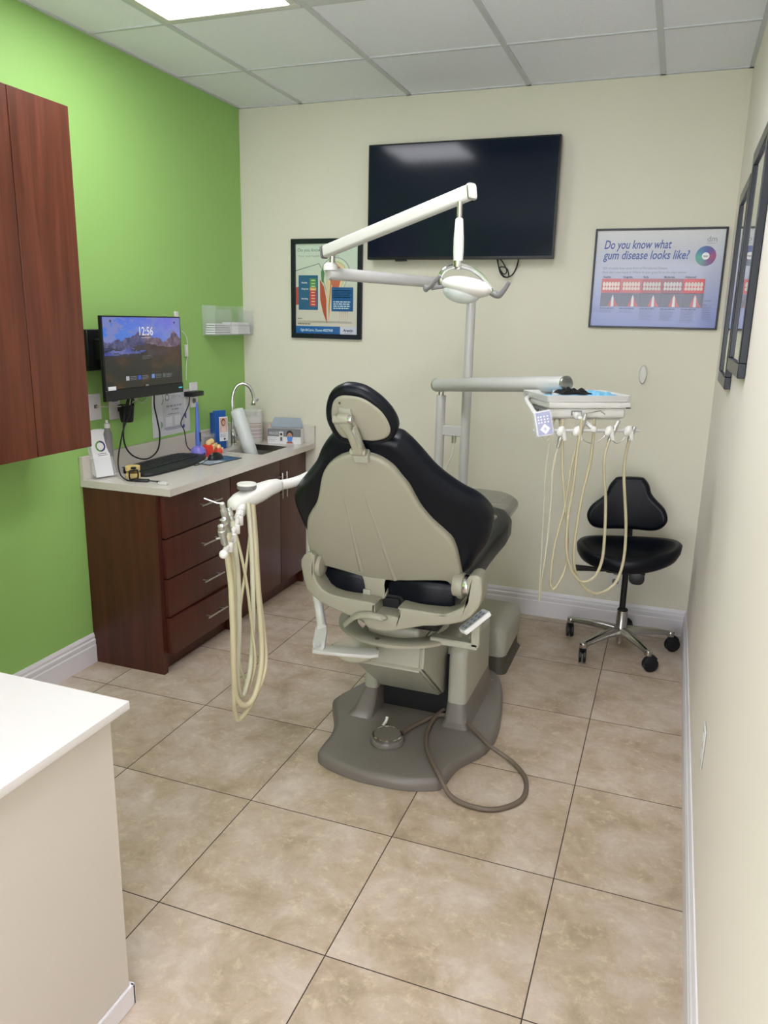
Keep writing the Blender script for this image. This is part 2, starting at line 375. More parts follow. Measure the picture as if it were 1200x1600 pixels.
H3 = [[2.2037,2.818,1.1692],[2.1944,2.8124,1.1078],[2.2002,2.8159,1.0305],[2.2121,2.8231,0.9399],[2.2195,2.8275,0.8046],[2.2173,2.8262,0.7107],[2.1946,2.8125,0.6484],[2.1512,2.7865,0.6359],[2.1114,2.7626,0.6903],[2.0919,2.7509,0.7723],[2.0894,2.7494,0.8827],[2.0986,2.7548,1.0147],[2.1013,2.7565,1.1207],[2.1066,2.7597,1.1903],[2.1086,2.7609,1.2477]]
H4 = [[2.2694,2.8925,1.1638],[2.2629,2.8886,1.1013],[2.2655,2.8902,1.0228],[2.2888,2.9042,0.837],[2.2917,2.9059,0.6972],[2.2682,2.8918,0.6079],[2.2143,2.8594,0.5729],[2.1675,2.8313,0.5936],[2.1295,2.8084,0.6535],[2.1155,2.8,0.7303],[2.1168,2.8008,0.8242],[2.128,2.8075,0.9651],[2.1453,2.8179,1.091],[2.1477,2.8193,1.1972],[2.1456,2.8181,1.2437]]
HP = [[2.0449,2.7401,1.1971],[2.0345,2.7339,1.1422],[2.1175,2.7837,1.2658],[2.1032,2.7751,1.1764],[2.2311,2.852,1.2408],[2.2025,2.8348,1.1668],[2.2859,2.8849,1.219],[2.2701,2.8754,1.1662]]
A1 = [[1.2956,1.6899,0.9694],[1.2889,1.7082,0.9443],[1.2954,1.7119,0.8456],[1.3005,1.707,0.717],[1.3027,1.7016,0.5902],[1.3043,1.7079,0.5082],[1.3171,1.73,0.4705],[1.3267,1.7624,0.4758],[1.3277,1.8027,0.5229],[1.3138,1.8456,0.6007],[1.2756,1.8987,0.7499],[1.2337,1.9552,0.9176],[1.2039,1.9954,1.0065]]
A2 = [[1.2679,1.7574,0.9727],[1.2682,1.7691,0.9448],[1.2793,1.766,0.8463],[1.2884,1.7492,0.6989],[1.2905,1.7292,0.5491],[1.2955,1.7339,0.4886],[1.2983,1.7531,0.4855],[1.2987,1.7895,0.5507],[1.2871,1.8282,0.6413],[1.2667,1.8706,0.758],[1.2356,1.9188,0.9112],[1.2067,1.9549,1.0155]]
A3 = [[1.2253,1.8507,0.9694],[1.2255,1.8572,0.9523],[1.2636,1.8467,0.8188],[1.2942,1.8266,0.6594],[1.3065,1.8176,0.5672],[1.2941,1.8052,0.4959],[1.2654,1.8128,0.523],[1.2387,1.8313,0.5879],[1.2278,1.8676,0.6987],[1.226,1.9116,0.8258],[1.2214,1.9496,0.9338],[1.2045,1.9748,1.011]]
A4 = [[1.2856,1.7193,0.97],[1.2805,1.7354,0.9455],[1.2881,1.7389,0.856],[1.2985,1.7157,0.6617],[1.3007,1.701,0.5109],[1.298,1.7103,0.4574],[1.3008,1.7268,0.4235],[1.3184,1.7663,0.4557],[1.3333,1.813,0.5192],[1.3258,1.8479,0.5688],[1.2993,1.884,0.6491],[1.2649,1.9229,0.7512],[1.2266,1.9759,0.9114],[1.198,2.0139,1.0018]]
AH1 = [[1.2984,1.6635,1.0317],[1.2936,1.6894,0.9704]]
AH2 = [[1.2714,1.7199,1.0333],[1.2663,1.7591,0.9811]]
AH3 = [[1.2318,1.7787,1.0615],[1.2286,1.7956,1.026],[1.2303,1.8112,0.9791]]
AH4 = [[1.199,1.8671,1.0261],[1.2107,1.8696,0.9783]]
SYR = [[1.2284,1.7775,1.0614],[1.2012,1.7643,1.049],[1.1751,1.7515,1.0366]]
LEFTSTICK = [[1.2205,1.7743,1.0601],[1.1826,1.7639,1.0734]]
TAB = [[-0.1348,0.0208],[-0.1105,-0.0062],[-0.0886,-0.0334],[-0.0784,-0.074],[-0.0567,-0.092],[-0.0142,-0.0903],[-0.0007,-0.065],[-0.0061,-0.0334],[0.005,-0.0111],[0.03,0.0061],[0.0292,0.0356]]
ST_BACK = [[-0.0803,0.149],[-0.1035,0.1353],[-0.125,0.1008],[-0.1344,0.0673],[-0.1567,0.0388],[-0.1974,0.0016],[-0.216,-0.0402],[-0.2095,-0.0797],[-0.1817,-0.1102],[-0.1307,-0.1179],[-0.0686,-0.1141],[0.0169,-0.1077],[0.0894,-0.1046],[0.1357,-0.0875],[0.1618,-0.052],[0.1614,-0.0197],[0.1429,0.0171],[0.1037,0.0518],[0.0769,0.0813],[0.0643,0.1186],[0.0405,0.1484],[0.0159,0.1557]]
BASE = [[1.326,2.222],[1.401,2.185],[1.508,2.164],[1.604,2.165],[1.693,2.177],[1.775,2.211],[1.798,2.249],[1.805,2.307],[1.821,2.38],[1.886,2.509],[1.898,2.655],[1.876,2.841],[1.831,3.041],[1.766,3.152]]
DN = [1.9888, 2.7764, 1.2987]

# ================================================================== ROOM SHELL
bm = B(); box(bm, (-.12, YR-.1, -.06), (W+.12, YB+.12, 0)); struct('floor', bm, MT['floor'])
bm = B(); box(bm, (-.12, YR-.1, 0), (0, YB, H+.1)); struct('wall_left', bm, MT['green'])
bm = B(); box(bm, (-.12, YB, 0), (W+.12, YB+.12, H+.1)); struct('wall_back', bm, MT['cream'])
bm = B(); box(bm, (W, YR-.1, 0), (W+.12, YB, H+.1)); struct('wall_right', bm, MT['cream_lit'])
bm = B(); box(bm, (0, YR-.12, 0), (.75, YR, H+.1)); box(bm, (.75, YR-.12, 2.3), (W, YR, H+.1)); struct('wall_rear', bm, MT['cream'])
# ceiling: tiles laid in a metal grid, cells with a panel light or the vent left open
xs = sorted([0] + [GX+i*GS for i in range(4)] + [W]); ys = [YB] + [GY-j*GS for j in range(-0, 9)] ; ys = [y for y in ys if y > YR]+[YR]
bm = B(); g = B()
skip = set((round(GX+i*GS, 3), round(GY-j*GS, 3)) for i, j in PANELS) | {(round(GX+GS, 3), round(GY-GS, 3))}
for i in range(len(xs)-1):
    for j in range(len(ys)-1):
        if xs[i+1]-xs[i] < .02: continue
        if (round(xs[i], 3), round(ys[j], 3)) in skip: continue
        box(bm, (xs[i]+.004, ys[j+1]+.004, H+.002), (xs[i+1]-.004, ys[j]-.004, H+.016))
struct('ceiling', bm, MT['tile'])
for i in range(1, len(xs)-1): box(g, (xs[i]-.012, YR, H-.004), (xs[i]+.012, YB, H+.003))
for j in range(1, len(ys)-1): box(g, (0, ys[j]-.0075, H-.003), (W, ys[j]+.0075, H+.004))
box(g, (0, YR, H-.004), (.018, YB, H+.003)); box(g, (W-.018, YR, H-.004), (W, YB, H+.003))
box(g, (0, YB-.018, H-.004), (W, YB, H+.003))
struct('trim_1', g, MT['grid'])
bm = B(); box(bm, (-.1, YR-.1, H+.09), (W+.1, YB+.1, H+.12)); struct('trim_2', bm, MT['tile'])
def baseboard(name, p0, p1, nrm, h=.142):
    prof = [(0, 0), (.014, 0), (.014, h*.60), (.011, h*.64), (.0125, h*.69), (.0125, h*.78), (.008, h*.82), (.009, h*.9), (.004, h), (0, h)]
    p0, p1, nrm = Vector(p0), Vector(p1), Vector(nrm); t = B()
    a = [t.verts.new(p0+nrm*d+Vector((0, 0, z))) for d, z in prof]; b = [t.verts.new(p1+nrm*d+Vector((0, 0, z))) for d, z in prof]
    for i in range(len(prof)-1): t.faces.new((a[i], a[i+1], b[i+1], b[i]))
    t.faces.new(a[::-1]); t.faces.new(b); bmesh.ops.recalc_face_normals(t, faces=t.faces[:])
    struct(name, t, MT['trim'], 20)
baseboard('baseboard_back', (.40, YB, 0), (W, YB, 0), (0, -1, 0))
baseboard('baseboard_right', (W, YB-.014, 0), (W, YR, 0), (-1, 0, 0))
baseboard('baseboard_left', (0, 2.603, 0), (0, 1.17, 0), (1, 0, 0))
# ------------------------------------------------------------------ ceiling fixtures
for n, (i, j) in enumerate(PANELS):
    x0, y1 = GX+i*GS, GY-j*GS; x1, y0 = x0+GS, y1-GS; c = ((x0+x1)/2, (y0+y1)/2, H)
    t = thing('ceiling_light', ['square ceiling light panel over the monitor, cut by the top edge of the photo', 'square ceiling light panel over the right side, above the camera view', 'square ceiling light panel behind the camera on the right'][n], 'ceiling light', c)
    f = B()
    for a, b in (((x0+.014, y0+.014), (x1-.014, y0+.045)), ((x0+.014, y1-.045), (x1-.014, y1-.014)), ((x0+.014, y0+.045), (x0+.045, y1-.045)), ((x1-.045, y0+.045), (x1-.014, y1-.045))):
        box(f, (a[0], a[1], H-.008), (b[0], b[1], H+.012), .002, 1)
    part('frame', f, MT['white'], t)
    d = B(); box(d, (x0+.045, y0+.045, H-.001), (x1-.045, y1-.045, H+.004)); part('diffuser', d, MT['lamp'], t)
x0, y1 = GX+GS, GY-GS
t = thing('air_vent', 'dark grille air vent in the ceiling just right of the light panel', 'vent', (x0+.3, y1-.3, H))
f = B()
for a, b in (((x0+.014, y1-.596), (x0+.596, y1-.56)), ((x0+.014, y1-.05), (x0+.596, y1-.014)), ((x0+.014, y1-.56), (x0+.05, y1-.05)), ((x0+.56, y1-.56), (x0+.596, y1-.05))):
    box(f, (a[0], a[1], H-.006), (b[0], b[1], H+.01), .002, 1)
part('frame', f, MT['grid'], t)
f = B(); box(f, (x0+.05, y1-.56, H+.012), (x0+.56, y1-.05, H+.016)); part('back_panel', f, MT['midgrey'], t)
f = B()
for k in range(17):
    yy = y1-.075-k*.0285
    box(f, (x0+.05, yy-.011, H-.001), (x0+.56, yy+.011, H+.0015), mtx=Matrix.Translation((0, yy, H)) @ Matrix.Rotation(.6, 4, 'X') @ Matrix.Translation((0, -yy, -H)))
part('louvers', f, MT['midgrey'], t)

# ================================================================== BASE CABINETS AND COUNTER
CZ = .866
def handle(p0, p1, out, parent, r=.0042):
    p0, p1, out = Vector(p0), Vector(p1), Vector(out); b = B(); d = (p1-p0)
    cyl(b, p0+out, p1+out, r, n=14, bev=.001)
    for s in (.16, .84): cyl(b, p0+d*s, p0+d*s+out, r*.85, n=12)
    part('handle', b, MT['steel'], parent)
t = thing('drawer_cabinet', 'dark cherry four-drawer base cabinet at the near end of the counter', 'cabinet', (.2, 2.88, 0))
b = B(); box(b, (.002, 2.603, .0), (.386, 2.62, .834)); box(b, (.002, 2.62, .0), (.352, 3.168, .834)); box(b, (.352, 2.62, .0), (.386, 2.632, .834)); part('body', b, MT['cherry'], t)
zs = [(.632, .818), (.448, .626), (.268, .442), (.092, .262)]
for n, (z0, z1) in enumerate(zs):
    o = .012 if n == 3 else 0
    b = B(); box(b, (.386-.03, 2.634, z0), (.405+o, 3.166, z1), .0025, 2); d = part('drawer', b, MT['cherry'], t)
    zc = (z0+z1)/2+.005; handle((.405+o, 2.89-.01, zc), (.405+o, 3.03+.02, zc), (.028, 0, 0), d)
t = thing('door_cabinet', 'dark cherry double-door base cabinet under the sink', 'cabinet', (.2, 3.6, 0))
b = B(); box(b, (.002, 3.17, .0), (.352, YB-.002, .70)); box(b, (.352, 3.17, .0), (.386, 3.19, .834)); box(b, (.352, YB-.02, 0), (.386, YB-.002, .834)); box(b, (.34, 3.19, .70), (.352, YB-.02, .834)); part('body', b, MT['cherry'], t)
for y0, y1, hy in ((3.174, 3.69, 3.668), (3.696, YB-.006, 3.72)):
    b = B(); box(b, (.352, y0, .092), (.405, y1, .818), .0025, 2); d = part('door', b, MT['cherry'], t)
    handle((.405, hy, .60), (.405, hy, .745), (.028, 0, 0), d)
t = thing('countertop', 'white speckled quartz countertop with backsplash along the green wall', 'countertop', (.23, 3.3, CZ-.03))
b = B(); x0, x1, y0, y1 = .17, .39, 3.52, 3.82
Z0 = CZ-.031
box(b, (.002, 2.592, Z0), (.468, y0, CZ)); box(b, (.002, y1, Z0), (.468, YB-.002, CZ)); box(b, (.002, y0, Z0), (x0, y1, CZ)); box(b, (x1, y0, Z0), (.468, y1, CZ))
bmesh.ops.remove_doubles(b, verts=b.verts[:], dist=1e-5); part('slab', b, MT['quartz'], t)
b = B(); box(b, (.002, 2.592, CZ), (.021, YB-.022, .968), .001, 1); box(b, (.002, YB-.022, CZ), (.468, YB-.002, .968), .001, 1); part('backsplash', b, MT['quartz'], t)
t = thing('sink', 'stainless steel basin set into the white countertop', 'sink', (.28, 3.67, CZ-.03))
s = B()
r0 = [s.verts.new((p[0]+.28, p[1]+3.67, Z0-.002)) for p in rrect(.236, .316, .03)]
r1 = [s.verts.new((p[0]+.28, p[1]+3.67, Z0-.002)) for p in rrect(.212, .292, .03)]
r2 = [s.verts.new((p[0]+.28, p[1]+3.67, Z0-.11)) for p in rrect(.20, .28, .035)]
r3 = [s.verts.new((p[0]+.28, p[1]+3.67, Z0-.125)) for p in rrect(.17, .25, .03)]
for a, c in ((r0, r1), (r1, r2), (r2, r3)):
    for i in range(len(a)): s.faces.new((a[i], a[(i+1) % len(a)], c[(i+1) % len(a)], c[i]))
s.faces.new(r3); bmesh.ops.recalc_face_normals(s, faces=s.faces[:]); part('basin', s, MT['steel'], t)
s = B(); cyl(s, (.28, 3.67, Z0-.1255), (.28, 3.67, Z0-.122), .022, n=20); part('drain', s, MT['chrome'], t)
t = thing('faucet', 'chrome gooseneck faucet behind the sink', 'faucet', (.085, 3.735, CZ))
b = B(); lathe(b, [(.024, 0), (.024, .006), (.017, .012), (.015, .05), (.017, .06), (.012, .075), (.010, .09)], (.085, 3.735, CZ), (.085, 3.735, CZ+1)); part('body', b, MT['chrome'], t)
b = B(); tube(b, [(.085, 3.735, CZ+.08), (.085, 3.735, 1.06), (.087, 3.738, 1.14), (.105, 3.75, 1.195), (.135, 3.765, 1.212), (.168, 3.785, 1.195), (.185, 3.795, 1.15), (.188, 3.797, 1.115)], .0095, 14)
cyl(b, (.188, 3.797, 1.118), (.188, 3.797, 1.092), .0125, n=18, bev=.001); part('spout', b, MT['chrome'], t)
b = B(); cyl(b, (.085, 3.735, CZ+.045), (.12, 3.712, CZ+.052), .008, n=14, bev=.001); tube(b, [(.12, 3.712, CZ+.052), (.135, 3.702, CZ+.07), (.14, 3.70, CZ+.10)], .0055, 10); part('lever', b, MT['chrome'], t)

# ------------------------------------------------------------------ upper cabinet
t = thing('wall_cabinet', 'reddish cherry upper cabinet with two flat doors, cut by the left edge', 'cabinet', (.15, 1.8, 1.075))
b = B(); box(b, (.002, 1.50, 1.078), (.282, 2.333, 2.284)); part('body', b, MT['cherryl'], t)
for y0, y1 in ((1.784, 2.0585), (2.0615, 2.336), (1.50, 1.7805)):
    b = B(); box(b, (.283, y0, 1.074), (.302, y1, 2.283), .001, 1); part('door', b, MT['cherryl'], t)

# ------------------------------------------------------------------ near desk
t = thing('reception_desk', 'white counter unit cut off at the lower left corner', 'desk', (.7, .3, 0))
b = B(); box(b, (.002, -.9, 0), (1.352, 1.128, .752), .001, 1); part('body', b, MT['deskb'], t)
b = B(); box(b, (.002, -.92, .753), (1.376, 1.163, .772), .002, 2); part('worktop', b, MT['desk'], t)
b = B(); box(b, (1.352, -.9, 0), (1.362, 1.136, .055), .002, 1); box(b, (.02, 1.128, 0), (1.362, 1.138, .055), .002, 1); part('baseboard', b, MT['trim'], t)

# ================================================================== BACK WALL
t = thing('television', 'large black wall-mounted television on the cream back wall', 'television', (1.29, 3.97, 1.87))
X0, X1, Z0t, Z1t = .805, 1.785, 1.885, 2.448
b = B(); box(b, (X0, 3.945, Z0t), (X1, 3.985, Z1t), .004, 2); part('bezel', b, MT['black'], t)
b = B(); box(b, (X0+.008, 3.943, Z0t+.014), (X1-.008, 3.9452, Z1t-.008)); part('screen', b, MT['screen'], t)
b = B(); box(b, (X0+.15, 3.985, Z0t+.08), (X1-.15, 4.0, Z1t-.15), .004, 1); box(b, (1.1, 3.99, 2.0), (1.5, YB-.001, 2.3), .002, 1); part('wall_bracket', b, MT['blackm'], t)
b = B(); box(b, (.96, 3.955, Z0t-.008), (1.02, 3.975, Z0t)); part('sensor', b, MT['black'], t)
b = B(); tube(b, [(1.50, 3.985, 1.90), (1.505, 3.99, 1.86), (1.52, 3.995, 1.82), (1.545, 4.0, 1.80), (1.56, 4.0, 1.805), (1.55, 3.995, 1.84), (1.52, 3.99, 1.85), (1.515, 3.985, 1.83), (1.54, 3.99, 1.80), (1.575, 4.0, 1.81), (1.60, 3.99, 1.85), (1.61, 3.985, 1.90)], .0035, 8)
tube(b, [(1.495, 3.985, 1.90), (1.51, 3.985, 1.85), (1.535, 3.99, 1.815), (1.55, 3.99, 1.83), (1.53, 3.985, 1.87), (1.50, 3.985, 1.90)], .003, 8); part('power_cable', b, MT['black'], t)

def pic_frame(t, x0, x1, z0, z1, w, d=.016):
    b = B(); y0, y1 = YB-.001-d, YB-.001
    for a, c in (((x0, z0), (x1, z0+w)), ((x0, z1-w), (x1, z1)), ((x0, z0+w), (x0+w, z1-w)), ((x1-w, z0+w), (x1, z1-w))): box(b, (a[0], y0, a[1]), (c[0], y1, c[1]), .002, 1)
    part('frame', b, MT['frame'], t)
# gum disease poster
t = thing('gum_disease_poster', 'landscape framed poster headed Do you know what gum disease looks like', 'poster', (2.28, YB-.01, 1.56))
px0, px1, pz0, pz1 = 1.973, 2.568, 1.562, 2.026; pic_frame(t, px0, px1, pz0, pz1, .009)
w_, h_ = px1-px0-.012, pz1-pz0-.012
A = Art((px0+.006, YB-.008, pz0+.006), (1, 0, 0), (0, 0, 1))
A.vgrad(0, 0, w_, h_, (212, 212, 214), (124, 136, 196), 24)
A.text('Do you know what', .038, h_-.086, .056, (44, 66, 146), .22, .308, .0008); A.text('gum disease looks like?', .040, h_-.134, .056, (44, 76, 152), .22, .394, .0008)
A.text('50% of adults have some form of Periodontal Disease.', .040, h_-.181, .0155, (110, 110, 130), .15, .30); A.text("Most don't even know it. Where do your gums fit on the chart below?", .040, h_-.200, .0155, (110, 110, 130), .15, .385)
A.text('dm', w_-.082, h_-.058, .036, (120, 130, 130), 0, None); A.ring(w_-.083, h_-.049, .008, .0095, (190, 200, 200)); A.rect(w_-.082, h_-.066, w_-.044, h_-.0645, (120, 130, 130))
def rc(tt):
    cs = [(150, 60, 120), (70, 70, 150), (60, 110, 170), (70, 160, 150), (90, 140, 140), (110, 60, 130), (160, 60, 110)]; q = tt*6; i = min(int(q), 5); f = q-i; return [cs[i][j]*(1-f)+cs[i+1][j]*f for j in range(3)]
A.ring(w_-.080, h_-.122, .016, .045, rc, 0, 360, 36); A.disc(w_-.080, h_-.122, .0165, (235, 235, 238)); A.text('gum', w_-.080, h_-.127, .015, (60, 60, 80), 0, .02, .0003, 'CENTER')
cw = .0925; gx0 = .042
for i in range(5):
    x = gx0+i*(cw+.002); y1_ = h_-.225
    A.text(['Healthy', 'Gingivitis', 'Early', 'Moderate', 'Advanced'][i], x+.004, y1_+.004, .012, (40, 40, 60), 0, None, .0003)
    A.rect(x, y1_-.066, x+cw, y1_, [(196, 82, 92), (190, 96, 100), (168, 84, 94), (150, 84, 100), (206, 60, 72)][i])
    for r_ in (0, 1):
        for k in range(6):
            tx = x+.012+k*.0136; A.disc(tx, y1_-(.026 if r_ == 0 else .046), .0066, [(222, 205, 200), (214, 196, 192), (196, 190, 190), (200, 196, 200), (210, 196, 190)][i], 12, .0115 if r_ == 0 else .008)
    A.rect(x, y1_-.130, x+cw, y1_-.068, (98, 100, 122))
    cx = x+cw*.62
    A.poly([(cx-.022, y1_-.130), (cx-.012, y1_-.105+i*.003), (cx-.004, y1_-.092+i*.004), (cx+.006, y1_-.092+i*.004), (cx+.016, y1_-.110), (cx+.03, y1_-.130)], (186, 96, 100))
    A.poly([(cx-.006, y1_-.130), (cx-.005, y1_-.09), (cx, y1_-.074), (cx+.005, y1_-.09), (cx+.007, y1_-.130)], (214, 214, 224))
    A.lines(x, y1_-.142, cw*.72, 1, .008, .0035, (70, 76, 120), 0)
    A.lines(x, y1_-.151, cw*.66, [2, 2, 7, 7, 8][i], .0068, .002, (112, 118, 160))
A.rect(w_-.064, h_-.325, w_-.034, h_-.3235, (60, 60, 80)); A.rect(w_-.068, h_-.345, w_-.05, h_-.3435, (60, 60, 80)); A.lines(w_-.068, h_-.355, .04, 8, .008, .002, (112, 118, 160))
A.make('print', MT['art'], t)
# tooth anatomy poster
t = thing('tooth_poster', 'portrait framed dental poster with tooth drawing and blue footer, left of the television', 'poster', (.54, YB-.01, 1.466))
px0, px1, pz0, pz1 = .322, .752, 1.466, 2.002; pic_frame(t, px0, px1, pz0, pz1, .026, .02)
w_, h_ = px1-px0-.05, pz1-pz0-.05
A = Art((px0+.025, YB-.008, pz0+.025), (1, 0, 0), (0, 0, 1))
A.vgrad(0, 0, w_, h_, (196, 214, 196), (206, 198, 184), 16)
A.text('Do you know your numbers?', .012, h_-.042, .026, (88, 104, 100), 0, .30); A.text('Your oral health happens here', .014, h_-.070, .014, (130, 146, 140), 0, .25)
A.poly([(0, h_-.142), (.145, h_-.104), (.160, h_-.13), (.157, h_-.131), (.143, h_-.108), (0, h_-.146)], (96, 110, 106))
A.poly([(0, h_-.235), (.03, h_-.225), (.03, h_-.325), (0, h_-.33)], (168, 84, 72))
for r_, c_ in ((.088, (150, 160, 160)), (.082, (206, 214, 190)), (.066, (184, 196, 150)), (.058, (226, 200, 160)), (.04, (186, 104, 80))):
    A.poly([(.245+r_*math.cos(a)*1.0, h_-.155+r_*math.sin(a)*.95) for a in [PI*i/16 for i in range(17)]]+[(.245-r_*.5, h_-.25-r_*.6), (.245+r_*.3, h_-.25-r_*.4)], c_)
A.poly([(.15, h_-.19), (.175, h_-.23), (.19, h_-.30), (.19, h_-.36), (.195, h_-.43), (.17, h_-.37), (.152, h_-.30)], (176, 80, 60))
A.poly([(.185, h_-.2), (.225, h_-.22), (.218, h_-.33), (.203, h_-.43), (.196, h_-.33)], (214, 196, 160)); A.poly([(.215, h_-.2), (.222, h_-.2), (.21, h_-.33), (.205, h_-.42), (.203, h_-.33)], (176, 120, 60))
A.poly([(.155, h_-.15), (.172, h_-.125), (.178, h_-.16), (.172, h_-.21), (.16, h_-.2)], (84, 130, 90))
for k in range(5): A.poly([(.27+k*.012, h_-.33), (.277+k*.012, h_-.33), (.272+k*.011, h_-.42)], (190, 160, 140))
A.rect(.018, h_-.355, .138, h_-.168, (36, 92, 128)); A.rect(.088, h_-.234, .128, h_-.185, (86, 146, 72)); A.rect(.088, h_-.25, .128, h_-.234, (216, 160, 90)); A.rect(.088, h_-.335, .128, h_-.25, (196, 66, 56))
for k in range(9): A.rect(.098, h_-.197-k*.0163, .120, h_-.193-k*.0163, (210, 220, 200))
for yy, tx_ in ((.212, 'Healthy'), (.245, 'Gingivitis'), (.298, 'Bleeding')): A.text(tx_, .036, h_-yy, .012, (220, 230, 235), 0, None, .0002)
A.rect(.222, h_-.36, .352, h_-.232, (20, 84, 140)); A.lines(.233, h_-.252, .11, 4, .0115, .004, (130, 190, 215)); A.lines(.233, h_-.312, .105, 4, .0115, .005, (215, 235, 240))
A.lines(.012, h_-.405, .03, 1, .01, .004, (100, 90, 80)); A.lines(.012, h_-.418, .34, 2, .006, .0022, (140, 130, 118)); A.lines(.012, h_-.434, .09, 1, .01, .004, (80, 76, 70)); A.lines(.012, h_-.446, .34, 3, .0065, .0022, (140, 130, 118)); A.lines(.012, h_-.468, .30, 2, .008, .0022, (130, 120, 108)); 
A.rect(.24, h_-.482, .28, h_-.480, (50, 50, 50)); A.rect(.31, h_-.482, .36, h_-.480, (50, 50, 50))
A.vgrad(0, 0, .275, .042, (28, 96, 160), (20, 88, 150), 3); A.rect(.275, 0, w_, .042, (200, 204, 214))
A.text('Fight BACteria. Choose ARESTIN\u00ae', .03, .014, .019, (215, 235, 245), 0, .20, .0002); A.text('Arestin', .295, .016, .02, (40, 44, 90), 0, .06, .0006); A.rect(.30, .008, .35, .010, (120, 120, 150))
A.make('print', MT['art'], t)
b = B(); lathe(b, [(.001, 0), (.030, 0), (.030, .012), (.026, .021), (.0, .026)], (2.256, YB, 1.341), (2.256, YB-1, 1.341), 32)
for v in b.verts: v.co.x = 2.256+(v.co.x-2.256)*.62; v.co.z = 1.341+(v.co.z-1.341)*1.55
single('wall_sensor', b, MT['white'], 'small oval white plastic fitting on the back wall below the gum disease poster', 'wall fitting')
t = thing('wall_outlet', 'electrical outlet plate low on the back wall behind the stool', 'outlet', (2.222, YB, .28))
b = B(); box(b, (2.187, YB-.007, .222), (2.257, YB-.001, .337), .003, 2); part('plate', b, MT['white'], t)
for z in (.255, .305):
    b = B(); slab(b, rrect(.033, .028, .01), (2.222, YB-.007, z), (1, 0, 0), (0, 0, 1), .002, .0005, 1, 1); part('socket', b, MT['midgrey'], t)

# ================================================================== RIGHT WALL
def wall_frame(y0, y1, z0, z1, label):
    t = thing('picture_frame', label, 'picture frame', (W, (y0+y1)/2, z0)); w = .042; x0, x1 = W-.022, W-.001
    b = B()
    for a, c in (((y0, z0), (y1, z0+w)), ((y0, z1-w), (y1, z1)), ((y0, z0+w), (y0+w, z1-w)), ((y1-w, z0+w), (y1, z1-w))): box(b, (x0, a[0], a[1]), (x1, c[0], c[1]), .002, 1)
    part('frame', b, MT['frame'], t)
    b = B(); box(b, (x1-.008, y0+w, z0+w), (x1-.004, y1-w, z1-w)); part('certificate', b, MT['paper'], t)
    b = B(); box(b, (x1-.0128, y0+w, z0+w), (x1-.0108, y1-w, z1-w)); part('glass', b, MT['glass'], t)
wall_frame(2.912, 3.384, 1.365, 2.072, 'dark framed certificate on the right wall nearer the back corner')
wall_frame(2.366, 2.878, 1.436, 2.125, 'dark framed certificate on the right wall nearer the camera, cut by the edge')
t = thing('outlet_plate', 'white outlet plate low on the right wall', 'outlet', (W, 2.12, .42))
b = B(); box(b, (W-.006, 2.075, .36), (W-.001, 2.15, .475), .002, 1); part('plate', b, MT['white'], t)
for z in (.393, .442):
    b = B(); slab(b, rrect(.03, .026, .009), (W-.006, 2.112, z), (0, 1, 0), (0, 0, -1), .0015, .0004, 1, 1); part('socket', b, MT['trim'], t)
# ================================================================== DENTAL CHAIR
XC = 1.555
chair = thing('dental_chair', 'greige and black vinyl dental chair seen from behind in the middle of the room', 'dental chair', (XC, 2.6, 0))
b = B(); slab(b, [(x, y) for x, y in BASE] + [(1.62, 3.17), (1.45, 3.13), (1.34, 3.00), (1.275, 2.85), (1.225, 2.70), (1.209, 2.635), (1.214, 2.60), (1.25, 2.53), (1.288, 2.45), (1.310, 2.37), (1.312, 2.28)], (0, 0, 0), (1, 0, 0), (0, 1, 0), .045, .004, 4, 3, r2=.022)
part('base_plate', b, MT['basegrey'], chair)
b = B()
def loft(bm, secs):
    t = B(); rs = [[t.verts.new(p) for p in s] for s in secs]
    for a, c in zip(rs, rs[1:]):
        for i in range(len(a)): t.faces.new((a[i], a[(i+1) % len(a)], c[(i+1) % len(a)], c[i]))
    t.faces.new(rs[0][::-1]); t.faces.new(rs[-1]); bmesh.ops.recalc_face_normals(t, faces=t.faces[:])
    merge(bm, t)
def rsec(x0, x1, y0, y1, z, r=.02, dz=0):
    return [(p[0], p[1], z+dz*(p[1]-y0)) for p in rrect(x1-x0, y1-y0, r, 4, (x0+x1)/2, (y0+y1)/2)]
loft(b, [rsec(1.685, 1.80, 2.56, 3.06, .04), rsec(1.694, 1.785, 2.585, 3.03, .06), rsec(1.70, 1.775, 2.60, 3.02, .135)])
loft(b, [rsec(1.31, 1.42, 2.50, 3.06, .04), rsec(1.335, 1.415, 2.54, 3.03, .06), rsec(1.352, 1.41, 2.60, 3.02, .135)])
part('pedestal_foot', b, MT['basegrey'], chair)
b = B()
loft(b, [rsec(1.70, 1.775, 2.60, 3.02, .135), rsec(1.70, 1.772, 2.60, 3.02, .32), rsec(1.70, 1.77, 2.61, 3.02, .352), rsec(1.705, 1.76, 2.625, 3.01, .368)])
loft(b, [rsec(1.352, 1.41, 2.60, 3.02, .135), rsec(1.352, 1.41, 2.60, 3.02, .32), rsec(1.354, 1.408, 2.61, 3.02, .35)])
box(b, (1.36, 2.68, .29), (1.765, 3.01, .372), .02, 3)
part('pedestal_cover', b, MT['shelld'], chair)
b = B(); box(b, (1.42, 2.66, .045), (1.69, 3.0, .30)); part('lift_mechanism', b, MT['blackm'], chair)
b = B(); 
